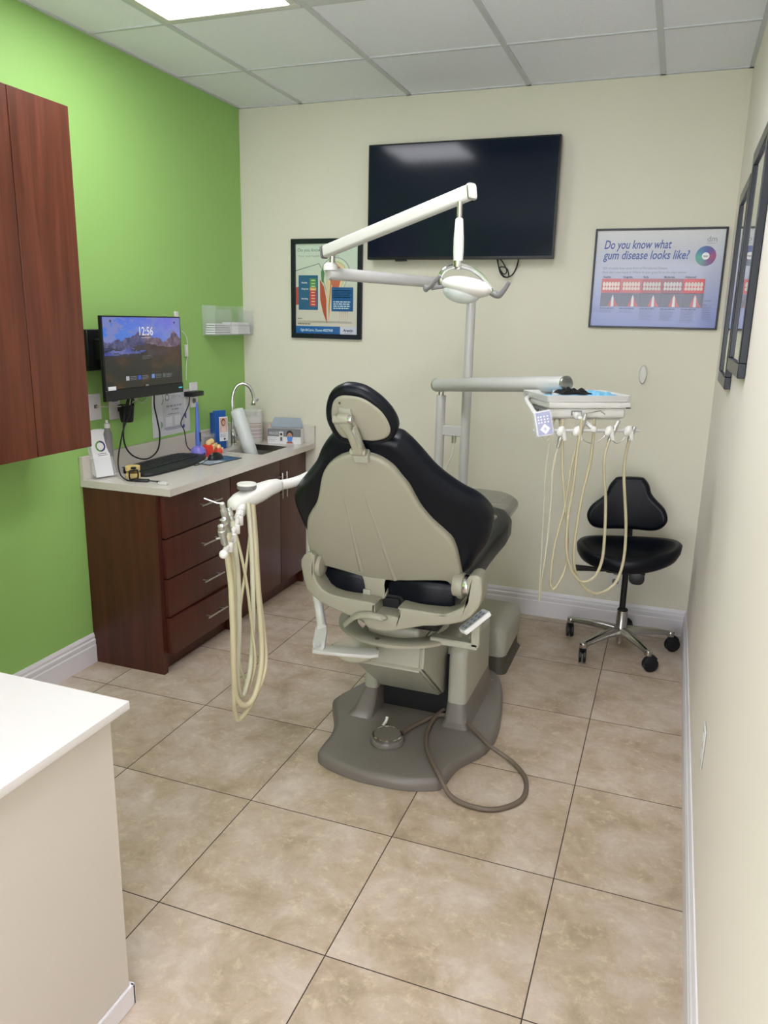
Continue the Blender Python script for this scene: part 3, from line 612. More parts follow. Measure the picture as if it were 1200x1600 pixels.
def prism_x(bm, prof, x0, x1, bev=.012):
    t = B(); a = [t.verts.new((x0, y, z)) for y, z in prof]; c = [t.verts.new((x1, y, z)) for y, z in prof]
    for i in range(len(prof)): t.faces.new((a[i], a[(i+1) % len(a)], c[(i+1) % len(a)], c[i]))
    t.faces.new(a[::-1]); t.faces.new(c); bmesh.ops.recalc_face_normals(t, faces=t.faces[:])
    bmesh.ops.bevel(t, geom=t.edges[:], offset=bev, segments=3, affect='EDGES', clamp_overlap=True); merge(bm, t)
prism_x(b, [(2.34, .478), (2.33, .375), (2.62, .145), (2.96, .15), (2.96, .36), (2.80, .46)], 1.408, 1.678, .014)
hs = part('motor_housing', b, MT['shelld'], chair)
b = B(); prism_x(b, [(2.325, .392), (2.325, .386), (2.60, .168), (2.60, .174)], 1.676, 1.6805, .001); part('seam', b, MT['darkgrey'], hs)
b = B(); box(b, (1.46, 2.34, .465), (1.66, 2.62, .53), .02, 3); lathe(b, [(.10, 0), (.10, .1)], (XC, 2.46, .44), (XC, 2.46, 1)); part('seat_column', b, MT['shelld'], chair)
# swivel ring
b = B(); t_ = B(); R0, R1, n_ = .172, .240, 56; cxr, cyr = 1.555, 2.478
prof = [(R0, .488), (R0, .500), (R0+.004, .503), (R1-.006, .503), (R1, .499), (R1, .490), (R1-.004, .488)]
rings = [[t_.verts.new((cxr+r*math.cos(2*PI*i/n_), cyr+r*math.sin(2*PI*i/n_), z)) for i in range(n_)] for r, z in prof]
for k in range(len(prof)):
    a, c = rings[k], rings[(k+1) % len(prof)]
    for i in range(n_): t_.faces.new((a[i], a[(i+1) % n_], c[(i+1) % n_], c[i]))
bmesh.ops.recalc_face_normals(t_, faces=t_.faces[:]); merge(b, t_)
ring_o = part('swivel_ring', b, MT['shell'], chair)
b = B(); cyl(b, (1.53, 2.268, .5025), (1.53, 2.268, .505), .008, n=16); part('bolt', b, MT['darkgrey'], ring_o)
# yoke
b = B(); slab(b, YOKE, (1.555, 2.30, .6), (1, 0, 0), (0, 0, 1), .085, .007, 4, 2)
yk_ = part('seat_yoke', b, MT['shell'], chair)
b = B(); box(b, (1.521, 2.222, .575), (1.604, 2.302, .612), .002, 1); box(b, (1.50, 2.300, .58), (1.66, 2.31, .66)); part('slot_insert', b, MT['blackm'], yk_)
b = B(); box(b, (1.40, 2.30, .545), (1.74, 2.9, .64), .02, 3); box(b, (1.53, 2.29, .59), (1.60, 2.33, .65), .004, 1); part('seat_frame', b, MT['blackm'], chair)
b = B(); tube(b, [(1.425, 2.225, .555), (1.47, 2.205, .598), (1.52, 2.20, .614), (1.575, 2.205, .610)], .0065, 10, flat=1.8); ell(b, (1.575, 2.205, .611), (.012, .010, .008)); part('release_lever', b, MT['shell'], chair)
for s, x in ((-1, 1.276), (1, 1.848)):
    b = B(); cyl(b, (x-.016*s, 2.262, .745), (x+.006*s, 2.262, .745), .036, n=28, bev=.002); part('hinge_ring', b, MT['chrome'], chair)
    b = B(); cyl(b, (x-.052*s, 2.262, .745), (x-.016*s, 2.262, .745), .040, n=28, bev=.006); part('hinge_knuckle', b, MT['shell'], chair)
    if s > 0:
        b = B(); cyl(b, (1.894, 2.262, .735), (1.90, 2.262, .735), .007, n=12); part('screw', b, MT['steel'], chair)
# backrest: plane leaning 30 degrees towards the camera
tl = math.radians(30); BU = Vector((0, -math.sin(tl), math.cos(tl))); BN = Vector((1, 0, 0)).cross(BU)   # BN points to the camera side
HO = Vector((XC, 2.3, .733))
def back_pad():
    b = B(); slab(b, BACK_PAD, HO-BN*.085, (1, 0, 0), BU, .085, .030, 6, 4, r2=.034); return b
bp_ = back_pad()
for v in bp_.verts:                                                 # wings wrap forward around the patient
    d = v.co-HO; x = d.x-.02; v.co -= BN*(max(0, abs(x)-.17)**2*1.3)
part('backrest_cushion', bp_, MT['navy'], chair, 60)
b = B(); slab(b, SHELL, HO-BN*.006, (1, 0, 0), BU, .026, .003, 5, 3, r2=.011)
for v in b.verts:
    d = v.co-HO; s = d.dot(BU); x = d.x
    if d.dot(BN) > .005:
        for xr in (-.085+.02*s, .05-.11*s): v.co += BN*0
sh = part('backrest_shell', b, MT['shell'], chair, 60)
b = B()
for (a, c) in (((-.088, .02), (-.085, .45)), ((.030, .0), (-.022, .47))):
    p0 = HO+Vector((a[0], 0, 0))+BU*a[1]+BN*.0155; p1 = HO+Vector((c[0], 0, 0))+BU*c[1]+BN*.0155
    tube(b, [p0, (p0+p1)/2, p1], lambda t: .010*(1-t*.8)+.0015, 12, 8, True, 1)
part('moulded_rib', b, MT['shell'], sh, 60)
b = B(); slab(b, TAB, (1.555, 2.307, .733), (1, 0, 0), (0, 0, 1), .020, .003, 3, 3, r2=.005); part('shell_tab', b, MT['shell'], sh, 60)
b = B(); box(b, (1.468, 2.282, .640), (1.496, 2.289, .672), .003, 2); part('latch', b, MT['shelld'], sh)
# headrest
HH = Vector((XC, 2.02, 1.22))
b = B(); slab(b, HEAD_PAD, HH-BN*.040, (1, 0, 0), BU, .052, .028, 6, 4, r2=.018); part('headrest_cushion', b, MT['navy'], chair, 60)
b = B(); slab(b, HEAD_SHELL, HH+BN*.0+BU*.003+Vector((.006, 0, 0)), (1, 0, 0), BU, .017, .002, 4, 4, r2=.010); hsx = part('headrest_shell', b, MT['shell'], chair, 60)
b = B(); p = HH+Vector((-.025, 0, 0))+BU*.158+BN*.017; cyl(b, p-BN*.001, p+BN*.0015, .0035, n=12); part('screw', b, MT['darkgrey'], hsx)
def HP_(x, s, n=0): return HH+Vector((x, 0, 0))+BU*s+BN*n
b = B(); slab(b, [(-.030, .142), (.006, .142), (.012, .08), (.026, -.02), (-.006, -.02), (-.022, .08)], HH+BN*.015, (1, 0, 0), BU, .010, .001, 2, 1, r2=.004); part('headrest_track', b, MT['shelld'], chair)
b = B()
slab(b, [(-.034, .128), (-.010, .132), (.003, .126), (.006, .105), (.006, .085), (.018, .055), (.024, .02), (.022, -.008), (-.006, -.008), (-.010, .02), (-.016, .06), (-.028, .09), (-.036, .105)], HH+BN*.022, (1, 0, 0), BU, .024, .002, 4, 3, r2=.011)
arm_ = part('headrest_bracket', b, MT['lgrey'] if False else MT['shell'], chair, 60)
b = B(); cyl(b, HP_(-.046, .113, .036), HP_(.002, .117, .036), .0125, n=22, bev=.003); part('pivot', b, MT['shell'], arm_)
b = B(); cyl(b, HP_(-.020, -.005, .03), HP_(.030, -.004, .03), .011, n=20, bev=.003); part('pivot', b, MT['shell'], arm_)
b = B(); cyl(b, HP_(.001, .117, .036), HP_(.012, .117, .036), .012, n=20, bev=.001); part('release_button', b, MT['chrome'], arm_)
b = B(); slab(b, [(.010, .088), (.016, .09), (.024, .06), (.026, .03), (.020, .026), (.013, .05)], HH+BN*.03, (1, 0, 0), BU, .018, .001, 3, 3, r2=.007); part('grip', b, MT['shelld'], arm_)
b = B(); slab(b, rrect(.048, .034, .006, 4, .008, -.026), HH-BN*.0+BN*.006, (1, 0, 0), BU, .03, .002, 3, 1, r2=.006); part('headrest_mount', b, MT['shelld'], chair)
# seat and toe board
b = B(); slab(b, [(-.235, .0), (-.225, -.045), (-.12, -.06), (0, -.03), (.12, -.06), (.225, -.045), (.24, .0), (.235, .5), (.21, .95), (-.21, .95), (-.235, .5)], (XC, 2.34, .628), (1, 0, 0), (0, 1, 0), .115, .035, 6, 4, r2=.035)
for v in b.verts:
    q = (v.co.y-2.8); v.co.z += .10*max(0, q)**2*1.0 - .015*math.exp(-(v.co.y-2.7)**2*14)+ (.02*abs(v.co.x-XC)*4 if v.co.z > .7 else 0)*0
part('seat_cushion', b, MT['navy'], chair, 60)
b = B(); box(b, (1.34, 2.40, .60), (1.765, 3.32, .655), .02, 3)
for v in b.verts: v.co.z += .10*max(0, v.co.y-2.8)**2
part('seat_underside', b, MT['midgrey'], chair, 60)
b = B(); slab(b, rrect(.42, .58, .12, 7, 0, 0), (XC, 3.34, .705), (1, 0, 0), (0, 1, 0), .062, .025, 5, 2, r2=.028)
for v in b.verts: v.co.z += -.05*(v.co.x-XC)**2*6+.05*max(0, v.co.y-3.2)**2
part('toe_cover', b, MT['wrap'], chair, 60, label='grey plastic sheet covered toe end')
# control pad on the right arm
cp = HO.copy(); 
b = B(); m_ = frame_m((1.865, 2.285, .612), Vector((.82, .45, .33)).normalized(), Vector((-.52, .80, .30)).normalized(), Vector((0, 0, 1)))
ux = Vector((.045, .0, .062)); 
U = (Vector((1.905, 2.35, .640))-Vector((1.828, 2.27, .575))).normalized(); Wd = Vector((-.62, .74, -.15)); Wd = (Wd-U*Wd.dot(U)).normalized()
slab(b, rrect(.112, .050, .008), Vector((1.866, 2.31, .598)), U, Wd, .016, .002, 3, 1, r2=.004); 
cpad = part('control_pad', b, MT['paper'], chair)
Nn = U.cross(Wd)
b = B(); slab(b, rrect(.108, .046, .006), Vector((1.866, 2.31, .598))+Nn*.0163, U, Wd, .0008, .0002, 1, 1); part('keypad_sleeve', b, MT['clear2'], cpad)
for i in range(5):
    for j in (-1, 1):
        b = B(); lathe(b, [(.0055, 0), (.0055, .0006)], Vector((1.866, 2.31, .598))+Nn*.017+U*(-.04+i*.019)+Wd*(.010*j), Vector((1.866, 2.31, .598))+Nn*1+U*(-.04+i*.019)+Wd*(.010*j), 10)
        part('button', b, MT['btn'], cpad)
b = B(); box(b, (1.845, 2.33, .50), (1.875, 2.36, .59), .004, 1); box(b, (1.70, 2.33, .49), (1.87, 2.37, .515), .004, 1); part('pad_arm', b, MT['shelld'], chair)

# junction box on the floor
t = thing('utility_box', 'greige floor box with a grey foot, right of the dental chair base', 'utility box', (1.66, 3.4, 0))
b = B(); loft(b, [rsec(1.49, 1.815, 3.195, 3.60, 0, .035), rsec(1.50, 1.80, 3.21, 3.585, .02, .035), rsec(1.50, 1.80, 3.21, 3.585, .085, .035)]); part('skirt', b, MT['darkgrey'], t, 50)
b = B(); loft(b, [rsec(1.494, 1.806, 3.204, 3.592, .082, .04), rsec(1.494, 1.806, 3.204, 3.592, .19, .04), rsec(1.503, 1.797, 3.214, 3.582, .215, .045), rsec(1.53, 1.77, 3.24, 3.555, .228, .05)]); part('cover', b, MT['shelld'], t, 60)

# foot control disc and cord
t = thing('foot_control', 'round steel-rimmed foot control resting on the chair base plate', 'foot control', (1.535, 2.385, .045))
b = B(); lathe(b, [(.062, .0), (.064, .006), (.060, .018), (.052, .02)], (1.535, 2.385, .0455), (1.535, 2.385, 1), 40); part('base', b, MT['basegrey'], t)
b = B(); lathe(b, [(.053, 0), (.056, .004), (.057, .014), (.053, .017), (.050, .014), (.0, .0145)], (1.535, 2.385, .062), (1.535, 2.385, 1), 40); part('rim', b, MT['chrome'], t)
b = B(); lathe(b, [(.048, 0), (.048, .003), (.0, .004)], (1.535, 2.385, .0765), (1.535, 2.385, 1), 40); part('disc', b, MT['basegrey'], t)
b = B(); tube(b, [(1.575, 2.44, .06), (1.60, 2.52, .055), (1.66, 2.62, .058), (1.74, 2.64, .06), (1.83, 2.56, .058), (1.90, 2.50, .045), (1.99, 2.478, .012), (2.055, 2.39, .01), (2.066, 2.27, .01), (2.005, 2.185, .01), (1.93, 2.163, .01), (1.84, 2.185, .014), (1.775, 2.24, .056), (1.70, 2.36, .058), (1.66, 2.48, .056), (1.655, 2.60, .06), (1.68, 2.68, .07), (1.70, 2.75, .10)], .0085, 10, 8); part('cord', b, MT['cord'], t)
b = B(); tube(b, [(1.488, 2.46, .06), (1.495, 2.475, .072), (1.497, 2.485, .088)], .006, 8); part('clip', b, MT['white'], t)

# ================================================================== ASSISTANT ARM (left)
t = thing('assistant_arm', 'white assistant instrument arm reaching out left of the dental chair', 'instrument arm', (1.36, 2.17, .48))
b = B(); slab(b, [(0, .028), (-.02, .02), (-.028, 0), (-.02, -.02), (0, -.028), (.18, -.012), (.20, .02), (.18, .05), (.1, .04)], (1.362, 2.165, .470), (1, .12, 0), (-.12, 1, 0), .012, .002, 2, 2); part('link_plate', b, MT['lgrey'], t)
b = B(); ell(b, (1.455, 2.245, .466), (.085, .07, .048)); 
bmesh.ops.bisect_plane(b, geom=b.verts[:]+b.edges[:]+b.faces[:], plane_co=(1.455, 2.245, .466), plane_no=(0, 0, 1), clear_outer=True); part('frosted_cap', b, MT['bowl'], t)
b = B(); slab(b, rrect(.054, .12, .026, 8, 0, .032), (1.352, 2.175, .483), (.93, -.30, .0), Vector((-.25, .86, .44)).normalized(), .010, .002, 2, 1); cyl(b, (1.353, 2.165, .492), (1.353, 2.163, .498), .010, n=18); part('elbow_plate', b, MT['lgrey'], t)
b = B(); tube(b, [(1.335, 2.235, .525), (1.295, 2.30, .56), (1.245, 2.37, .63), (1.215, 2.415, .72), (1.20, 2.43, .83), (1.212, 2.41, .94), (1.245, 2.36, 1.02), (1.265, 2.28, 1.052), (1.262, 2.224, 1.050), (1.2414, 2.1832, 1.0435), (1.212, 2.13, 1.042)], .0165, 18); part('curved_tube', b, MT['white'], t, 60)
b = B()
# tapered head, along the arm direction
hd0, hd1 = Vector((1.222, 2.15, 1.042)), Vector((1.135, 1.985, 1.030)); ax = (hd1-hd0).normalized(); sd = ax.cross(Vector((0, 0, 1))).normalized()
secs = []
for s_, w, zt, zb in ((0, .017, .017, -.017), (.010, .023, .022, -.020), (.04, .026, .024, -.026), (.08, .033, .020, -.038), (.125, .039, .012, -.047), (.163, .036, .000, -.049), (.186, .024, -.012, -.045), (.194, .011, -.020, -.038)):
    c_ = hd0+ax*s_; n_ = 20; secs.append([tuple(c_+sd*w*math.copysign(abs(math.cos(a))**.75, math.cos(a))+Vector((0, 0, (zt+zb)/2+(zt-zb)/2*math.copysign(abs(math.sin(a))**.75, math.sin(a))))) for a in [2*PI*i/n_ for i in range(n_)]])
loft(b, secs); part('arm_head', b, MT['white'], t, 60)
hc = hd0+ax*.128+Vector((0, 0, .011))
b = B(); lathe(b, [(.026, 0), (.030, .002), (.031, .010), (.029, .013)], hc, hc+Vector((0, 0, 1)), 32); part('knob_ring', b, MT['midgrey'], t)
b = B(); lathe(b, [(.030, 0), (.032, .003), (.030, .007), (.0, .009)], hc+Vector((0, 0, .0125)), hc+Vector((0, 0, 1)), 32); part('knob', b, MT['white'], t)
b = B(); cyl(b, (1.172, 2.0, .995), (1.18, 1.965, .985), .016, n=18, bev=.002); cyl(b, (1.18, 1.965, .985), (1.19, 1.935, .978), .013, n=16, bev=.002); part('swivel', b, MT['white'], t)
bar0, bar1 = Vector((1.190, 1.94, .980)), Vector((1.312, 1.653, .955))
b = B(); cyl(b, bar0, bar1, .008, n=16); ell(b, bar1, (.0125, .0125, .0125)); part('holder_bar', b, MT['white'], t)
hold = []
for k, s_ in enumerate((.12, .36, .60, .82)):
    p = bar0.lerp(bar1, s_); b = B(); side = (bar1-bar0).normalized().cross(Vector((0, 0, 1)))
    cyl(b, p+Vector((0, 0, -.014))-side*.008, p+Vector((0, 0, .012))-side*.010, .0095, .008, 16, .002); part('instrument_holder', b, MT['white'], t); hold.append(p-side*.006)
def instrument(name, label, cat, p0, p1, r, pts, hr, mt, group=None, syringe=None, hm=None):
    p0, p1 = Vector(p0), Vector(p1)
    t = thing(name, label, cat, p1, group); d = (p1-p0).normalized(); L = (p1-p0).length
    b = B(); lathe(b, [(r*.62, 0), (r*.8, L*.02), (r*.85, L*.22), (r*1.08, L*.26), (r*1.12, L*.5), (r*.9, L*.55), (r*.95, L*.9), (r*.7, L)], p0, p1, 18)
    h = part('handpiece', b, MT['tool'], t)
    b = B(); cyl(b, p0+d*L*.6, p0+d*L*.6+d.orthogonal().normalized()*r*1.9, r*.28, n=10); part('valve', b, MT['tool'], h)
    if syringe:
        b = B(); tube(b, syringe, .0022, 8, 4, False); part('nozzle', b, MT['steel'], h)
    b = B(); P = [tuple(p1-d*.004)]+[tuple(q) for q in pts]; tube(b, P, hr, 12, 8); part('hose', b, hm or MT['hose'], t, 60)
    return t
AG = None
instrument('suction_handpiece', 'steel suction tip nearest the ball end of the left holder bar, longest hose', 'handpiece', AH1[0], AH1[1], .0105, A4[1:], .0068, 'hose')
instrument('suction_handpiece', 'steel suction tip second from the ball end of the left holder bar', 'handpiece', AH2[0], AH2[1], .0095, A1[1:], .0085, 'hose')
instrument('air_water_syringe', 'steel syringe with long bent nozzle pointing left at the cabinet drawers', 'syringe', AH3[0], AH3[2], .0095, A3[1:], .0045, 'hose', syringe=[AH3[0], LEFTSTICK[0], LEFTSTICK[1]])
instrument('suction_handpiece', 'short steel suction tip closest to the white head of the left arm', 'handpiece', AH4[0], AH4[1], .0085, [Vector(p)+Vector((-.005, .02, 0)) for p in A2[1:]], .0075, 'hose', hm=MT['hosew'])

# ================================================================== DENTAL LIGHT
t = thing('dental_light', 'white operating light on a jointed arm in front of the television', 'dental light', (1.497, 3.5, 0))
b = B(); cyl(b, (1.497, 3.5, .24), (1.497, 3.5, 1.30), .0225, n=28); cyl(b, (1.497, 3.5, 1.30), (1.497, 3.5, 1.735), .0215, n=28); cyl(b, (1.497, 3.5, .18), (1.497, 3.5, .30), .032, n=28, bev=.003); box(b, (1.46, 3.10, .2), (1.534, 3.5, .26), .01, 2)
part('post', b, MT['lgrey'], t)
K = Vector((1.079, 2.837, 1.750)); T0 = Vector((1.497, 3.5, 1.735))
b = B(); cyl(b, K, T0, .0245, .0225, 28, .003); ell(b, T0, (.027, .027, .027)); part('lower_arm', b, MT['lgrey'], t)
b = B(); lathe(b, [(.030, 0), (.028, .02), (.018, .028)], K+Vector((.008, .012, .012)), K+Vector((.008, .012, 1)), 20); part('elbow_cap', b, MT['white'], t)
K2 = Vector((1.061, 2.852, 1.832)); J = Vector((1.738, 2.472, 1.975)); dv = (J-K2).normalized()
b = B(); cyl(b, K+Vector((.012, .016, .02)), K+Vector((.012, .016, .075)), .011, n=16); part('elbow_pin', b, MT['steel'], t)
sd = dv.cross(Vector((0, 0, 1))).normalized(); up = sd.cross(dv)
b = B(); L = (J-K2).length
slab(b, rrect(.034, .047, .010), K2-dv*.004, sd, up, L+.008, .002, 2, 1)
if (sd.cross(up)).dot(dv) < 0:
    for v in b.verts:
        q = v.co-K2; v.co = v.co+dv*(-2*q.dot(dv))
part('upper_arm', b, MT['white'], t)
b = B(); slab(b, rrect(.038, .053, .011), J, sd, up, .010, .003, 3, 1)
if (sd.cross(up)).dot(dv) < 0:
    for v in b.verts:
        q = v.co-J; v.co = v.co+dv*(-2*q.dot(dv))
part('end_cap', b, MT['steel'], t)
b = B(); slab(b, rrect(.036, .050, .010), K2-dv*.006, sd, up, .006, .001, 2, 1); part('end_cap', b, MT['midgrey'], t)
NK = Vector((1.706, 2.466, 1.945)); NB = Vector((1.711, 2.458, 1.758))
b = B(); cyl(b, NK, NK.lerp(NB, .35), .0085, n=16); part('neck_pin', b, MT['steel'], t)
b = B(); dN = (NB-NK).length; lathe(b, [(.010, dN*.26), (.0125, dN*.28), (.0165, dN*.60), (.0168, dN*.8), (.0150, dN*.97)], NK, NB, 24); part('neck_sleeve', b, MT['white'], t)
b = B(); lathe(b, [(.0155, -.008), (.0155, .008), (.010, .018), (0, .02)], NB, NB+Vector((0, 0, -1)), 20); part('neck_joint', b, MT['chrome'], t)
b = B(); tube(b, [(1.655, 2.455, 1.690), (1.652, 2.455, 1.715), (1.668, 2.456, 1.740), (1.700, 2.457, 1.752)], .0065, 10, 8, True, 1.8)
tube(b, [(1.715, 2.457, 1.752), (1.755, 2.457, 1.742), (1.795, 2.457, 1.715), (1.818, 2.458, 1.685), (1.824, 2.46, 1.664)], .0065, 10, 8, True, 1.8); part('yoke', b, MT['chrome'], t)
mr_ = Matrix.Rotation(math.radians(9), 4, 'Y')
b = B(); ell(b, (1.743, 2.46, 1.686), (.085, .062, .032), mr_, 32, 18); part('lamp_head', b, MT['white'], t)
b = B(); ell(b, (1.726, 2.46, 1.668), (.062, .054, .034), mr_, 32, 18); part('lens', b, MT['clear2'], t)
b = B(); cyl(b, (1.665, 2.44, 1.685), (1.632, 2.43, 1.679), .006, n=12); tube(b, [(1.615, 2.425, 1.677), (1.632, 2.42, 1.684), (1.652, 2.412, 1.703), (1.668, 2.408, 1.718)], lambda q: .0078-.002*q, 12); ell(b, (1.616, 2.425, 1.679), (.010, .008, .012)); part('handle', b, MT['midgrey'], t)
b = B(); cyl(b, (1.822, 2.46, 1.667), (1.84, 2.46, 1.664), .008, n=12); tube(b, [(1.832, 2.458, 1.666), (1.850, 2.452, 1.660), (1.866, 2.447, 1.674), (1.884, 2.440, 1.700)], lambda q: .0115-.005*q, 12); part('handle', b, MT['midgrey'], t)

# ================================================================== DELIVERY UNIT (right)
N0 = Vector(DN); EX = Vector((.857, .515, 0)).normalized(); EY = Vector((-EX.y, EX.x, 0)); EZ = Vector((0, 0, 1))
def D(x, y, z): return N0+EX*x+EY*y+EZ*z
du = thing('delivery_unit', 'white instrument delivery unit on a jointed arm at the right of the chair', 'delivery unit', (1.372, 3.5, 0))
b = B(); cyl(b, (1.372, 3.5, .24), (1.372, 3.5, 1.235), .0225, n=28); cyl(b, (1.372, 3.5, .18), (1.372, 3.5, .28), .03, n=24, bev=.003); part('post', b, MT['lgrey'], du)
b = B(); cyl(b, (1.372, 3.5, 1.22), (1.372, 3.5, 1.262), .014, n=20); part('post_pin', b, MT['steel'], du)
b = B(); box(b, (1.385, 3.484, 1.045), (1.482, 3.516, 1.093), .003, 1); part('post_bracket', b, MT['lgrey'], du)
b = B(); cyl(b, (1.445, 3.492, 1.012), (1.445, 3.492, 1.046), .011, n=16); part('connector', b, MT['steel'], du)
b = B(); tube(b, [(1.446, 3.492, 1.015), (1.44, 3.48, .95), (1.41, 3.46, .87), (1.38, 3.44, .80)], .0035, 8); part('thin_cable', b, MT['wcord'], du)
P0, P1 = Vector((1.350, 3.50, 1.262+.032)), Vector((2.014, 2.964, 1.354))
P0.z = 1.281
b = B(); cyl(b, P0, P1, .0305, .0305, 32, .004); part('arm', b, MT['lgrey'], du)
dd = (P1-P0).normalized(); b = B(); cyl(b, P1-dd*.001, P1+dd*.012, .0315, n=32, bev=.003); cyl(b, P0-dd*.010, P0+dd*.001, .0312, n=32, bev=.002); part('arm_cap', b, MT['steel'], du)
b = B(); cyl(b, P1-dd*.04+Vector((0, 0, -.02)), Vector((1.985, 2.955, 1.275)), .018, n=20); part('arm_neck', b, MT['lgrey'], du)
# head body: side profile extruded along EX
def local(bm): 
    m = frame_m(N0, EX, EY, EZ); bm.transform(m); return bm
b = B(); t_ = B(); slab(t_, [(0, 0), (.316, 0), (.316, .21), (0, .21)], (0, 0, -.021), (1, 0, 0), (0, 1, 0), .021, .004, 2, 1, r2=.004); 
box(t_, (.008, .006, -.060), (.305, .20, -.020), .012, 3); box(t_, (.008, .03, -.066), (.085, .19, -.055), .006, 2); box(t_, (.16, .03, -.068), (.30, .19, -.055), .012, 2)
local(t_); hb = part('head_body', t_, MT['white'], du)
t_ = B(); box(t_, (.088, .002, -.047), (.128, .008, -.030), .001, 1); box(t_, (-.001, .04, -.052), (.009, .18, -.026), .001, 1); local(t_); part('side_panel', t_, MT['midgrey'], hb)
t_ = B(); box(t_, (.092, .0, -.043), (.124, .003, -.034)); box(t_, (.276, -.002, -.014), (.292, .001, -.005)); local(t_); part('display', t_, MT['white'], hb)
t_ = B()
for k in range(3): cyl(t_, (-.004, .07+k*.03, -.04), (0, .07+k*.03, -.04), .005, n=10)
box(t_, (.300, -.003, -.022), (.318, .006, -.018)); local(t_); part('control_knob', t_, MT['black'], hb)
t_ = B(); tube(t_, [(-.005, .20, .0), (-.028, .16, -.005), (-.032, .10, -.028), (-.028, .05, -.05), (-.01, .01, -.062), (.012, .0, -.060)], .009, 12); local(t_); part('handle', t_, MT['white'], du)
t_ = B(); cyl(t_, (.108, -.02, -.050), (.151, -.058, -.088), .0085, n=16, bev=.002); ell(t_, (.151, -.06, -.090), (.012, .012, .012)); cyl(t_, (.103, .0, -.045), (.108, -.02, -.050), .014, n=16, bev=.003); local(t_); part('bar_stem', t_, MT['white'], du)
t_ = B(); cyl(t_, (-.083, -.06, -.094), (.332, -.06, -.094), .0062, n=14, bev=.001); local(t_); part('holder_bar', t_, MT['lgrey'], du)
for k, x in enumerate((.022, .083, .207, .282)):
    t_ = B(); ell(t_, (x, -.064, -.096), (.014, .016, .021), Matrix.Rotation(.5, 4, 'Y'), 18, 12); cyl(t_, (x+.006, -.068, -.090), (x+.016, -.072, -.128), .010, .008, 14, .002); local(t_); part('instrument_holder', t_, MT['white'], du)
t_ = B()
for a, c in ((.083, .2), (.2, .282)): tube(t_, [(a, -.066, -.108), ((a+c)/2, -.072, -.140), (c, -.066, -.108)], .0018, 6)
local(t_); part('thin_cable', t_, MT['steel'], du)
t_ = B()
for p, q in (((.032, .02, -.06), (.015, .01, -.12)), ((.055, .03, -.06), (.055, .0, -.13))): cyl(t_, p, q, .004, n=8)
local(t_); part('hose_stub', t_, MT['hose'], du)
# remote hung at the left end
t = thing('touchpad_remote', 'pale lavender keypad in a clear sleeve hanging at the left end of the tray bar', 'remote control', D(-.06, -.07, -.07))
RU = Vector((.82, .50, .16)).normalized(); RV = Vector((-.30, .02, .95)); RV = (RV-RU*RV.dot(RU)).normalized(); RN = RU.cross(RV); RO = D(-.052, -.075, -.066)
b = B(); slab(b, rrect(.062, .088, .007), RO, RU, RV, .014, .003, 3, 1); part('body', b, MT['paper'], t)
b = B(); slab(b, rrect(.070, .096, .006), RO+RN*-.002, RU, RV, .018, .002, 2, 1); part('sleeve', b, MT['film'], t)
A = Art(RO+RN*.0146-RU*.031-RV*.044, RU, RV)
A.rect(.004, .004, .058, .084, (160, 162, 204))
for yy in (.068, .058, .048): 
    for xx in (.012, .022, .034, .046): A.disc(xx, yy, .0032, (248, 248, 255), 10); 
A.disc(.031, .024, .019, (248, 248, 255), 4); A.disc(.031, .024, .006, (200, 200, 226), 12); A.disc(.010, .078, .0022, (120, 120, 200), 8)
A.make('keypad', MT['artm'], t)
b = B(); tube(b, [RO-RV*.042-RU*.008, RO-RV*.056-RU*.002, RO-RV*.062+RU*.008, RO-RV*.052+RU*.018, RO-RV*.042+RU*.02], .0028, 8); tube(b, [RO-RV*.045+RU*.018]+[Vector(p) for p in H_CORD[3:]], .0025, 8); part('cord', b, MT['hosew'], t)
instrument('saliva_handpiece', 'slim steel tip in the leftmost holder under the tray, thin pale hose hanging straight', 'handpiece', HP[0], HP[1], .0075, H1[2:], .0038, 'hose', hm=MT['hosew'])
instrument('air_water_syringe', 'steel syringe with bent nozzle in front of the tray unit, hose in a pointed loop', 'syringe', HP[2], HP[3], .0085, H2[2:], .0048, 'hose', syringe=[HP[2], Vector(HP[2])+EX*.055+EZ*.010, Vector(HP[2])+EX*.075-EZ*.002])
instrument('drill_handpiece', 'dark steel handpiece in the third holder under the tray, loop hanging over the stool lever', 'handpiece', HP[4], HP[5], .0085, H3[1:], .0056, 'hose')
instrument('drill_handpiece', 'steel handpiece in the rightmost holder under the tray, lowest hanging loop', 'handpiece', HP[6], HP[7], .0085, H4[1:], .0056, 'hose')
# tray and what lies on it
t = thing('instrument_tray', 'white rimmed tray under clear film on top of the delivery unit', 'tray', D(.16, .13, .001))
t_ = B(); rr0 = rrect(.322, .235, .014, 4, .157, .128); rr1 = rrect(.338, .250, .018, 4, .157, .128); rr2 = rrect(.306, .220, .014, 4, .157, .128)
loft_s = [[(p[0], p[1], .001) for p in rr0], [(p[0], p[1], .023) for p in rr1], [(p[0], p[1], .0245) for p in rrect(.334, .246, .017, 4, .157, .128)], [(p[0], p[1], .006) for p in rr2]]
loft(t_, loft_s); local(t_); part('tray', t_, MT['white'], t)
t_ = B(); loft(t_, [[(p[0], p[1]-.0, .002+.002*math.sin(i)) for i, p in enumerate(rrect(.338, .250, .02, 6, .157, .128))], [(p[0], p[1], .026+.003*math.sin(i*2.3)) for i, p in enumerate(rrect(.344, .256, .02, 6, .157, .128))]])
for f in [f for f in t_.faces if len(f.verts) > 4]: t_.faces.remove(f)
local(t_); part('film_cover', t_, MT['film'], t)
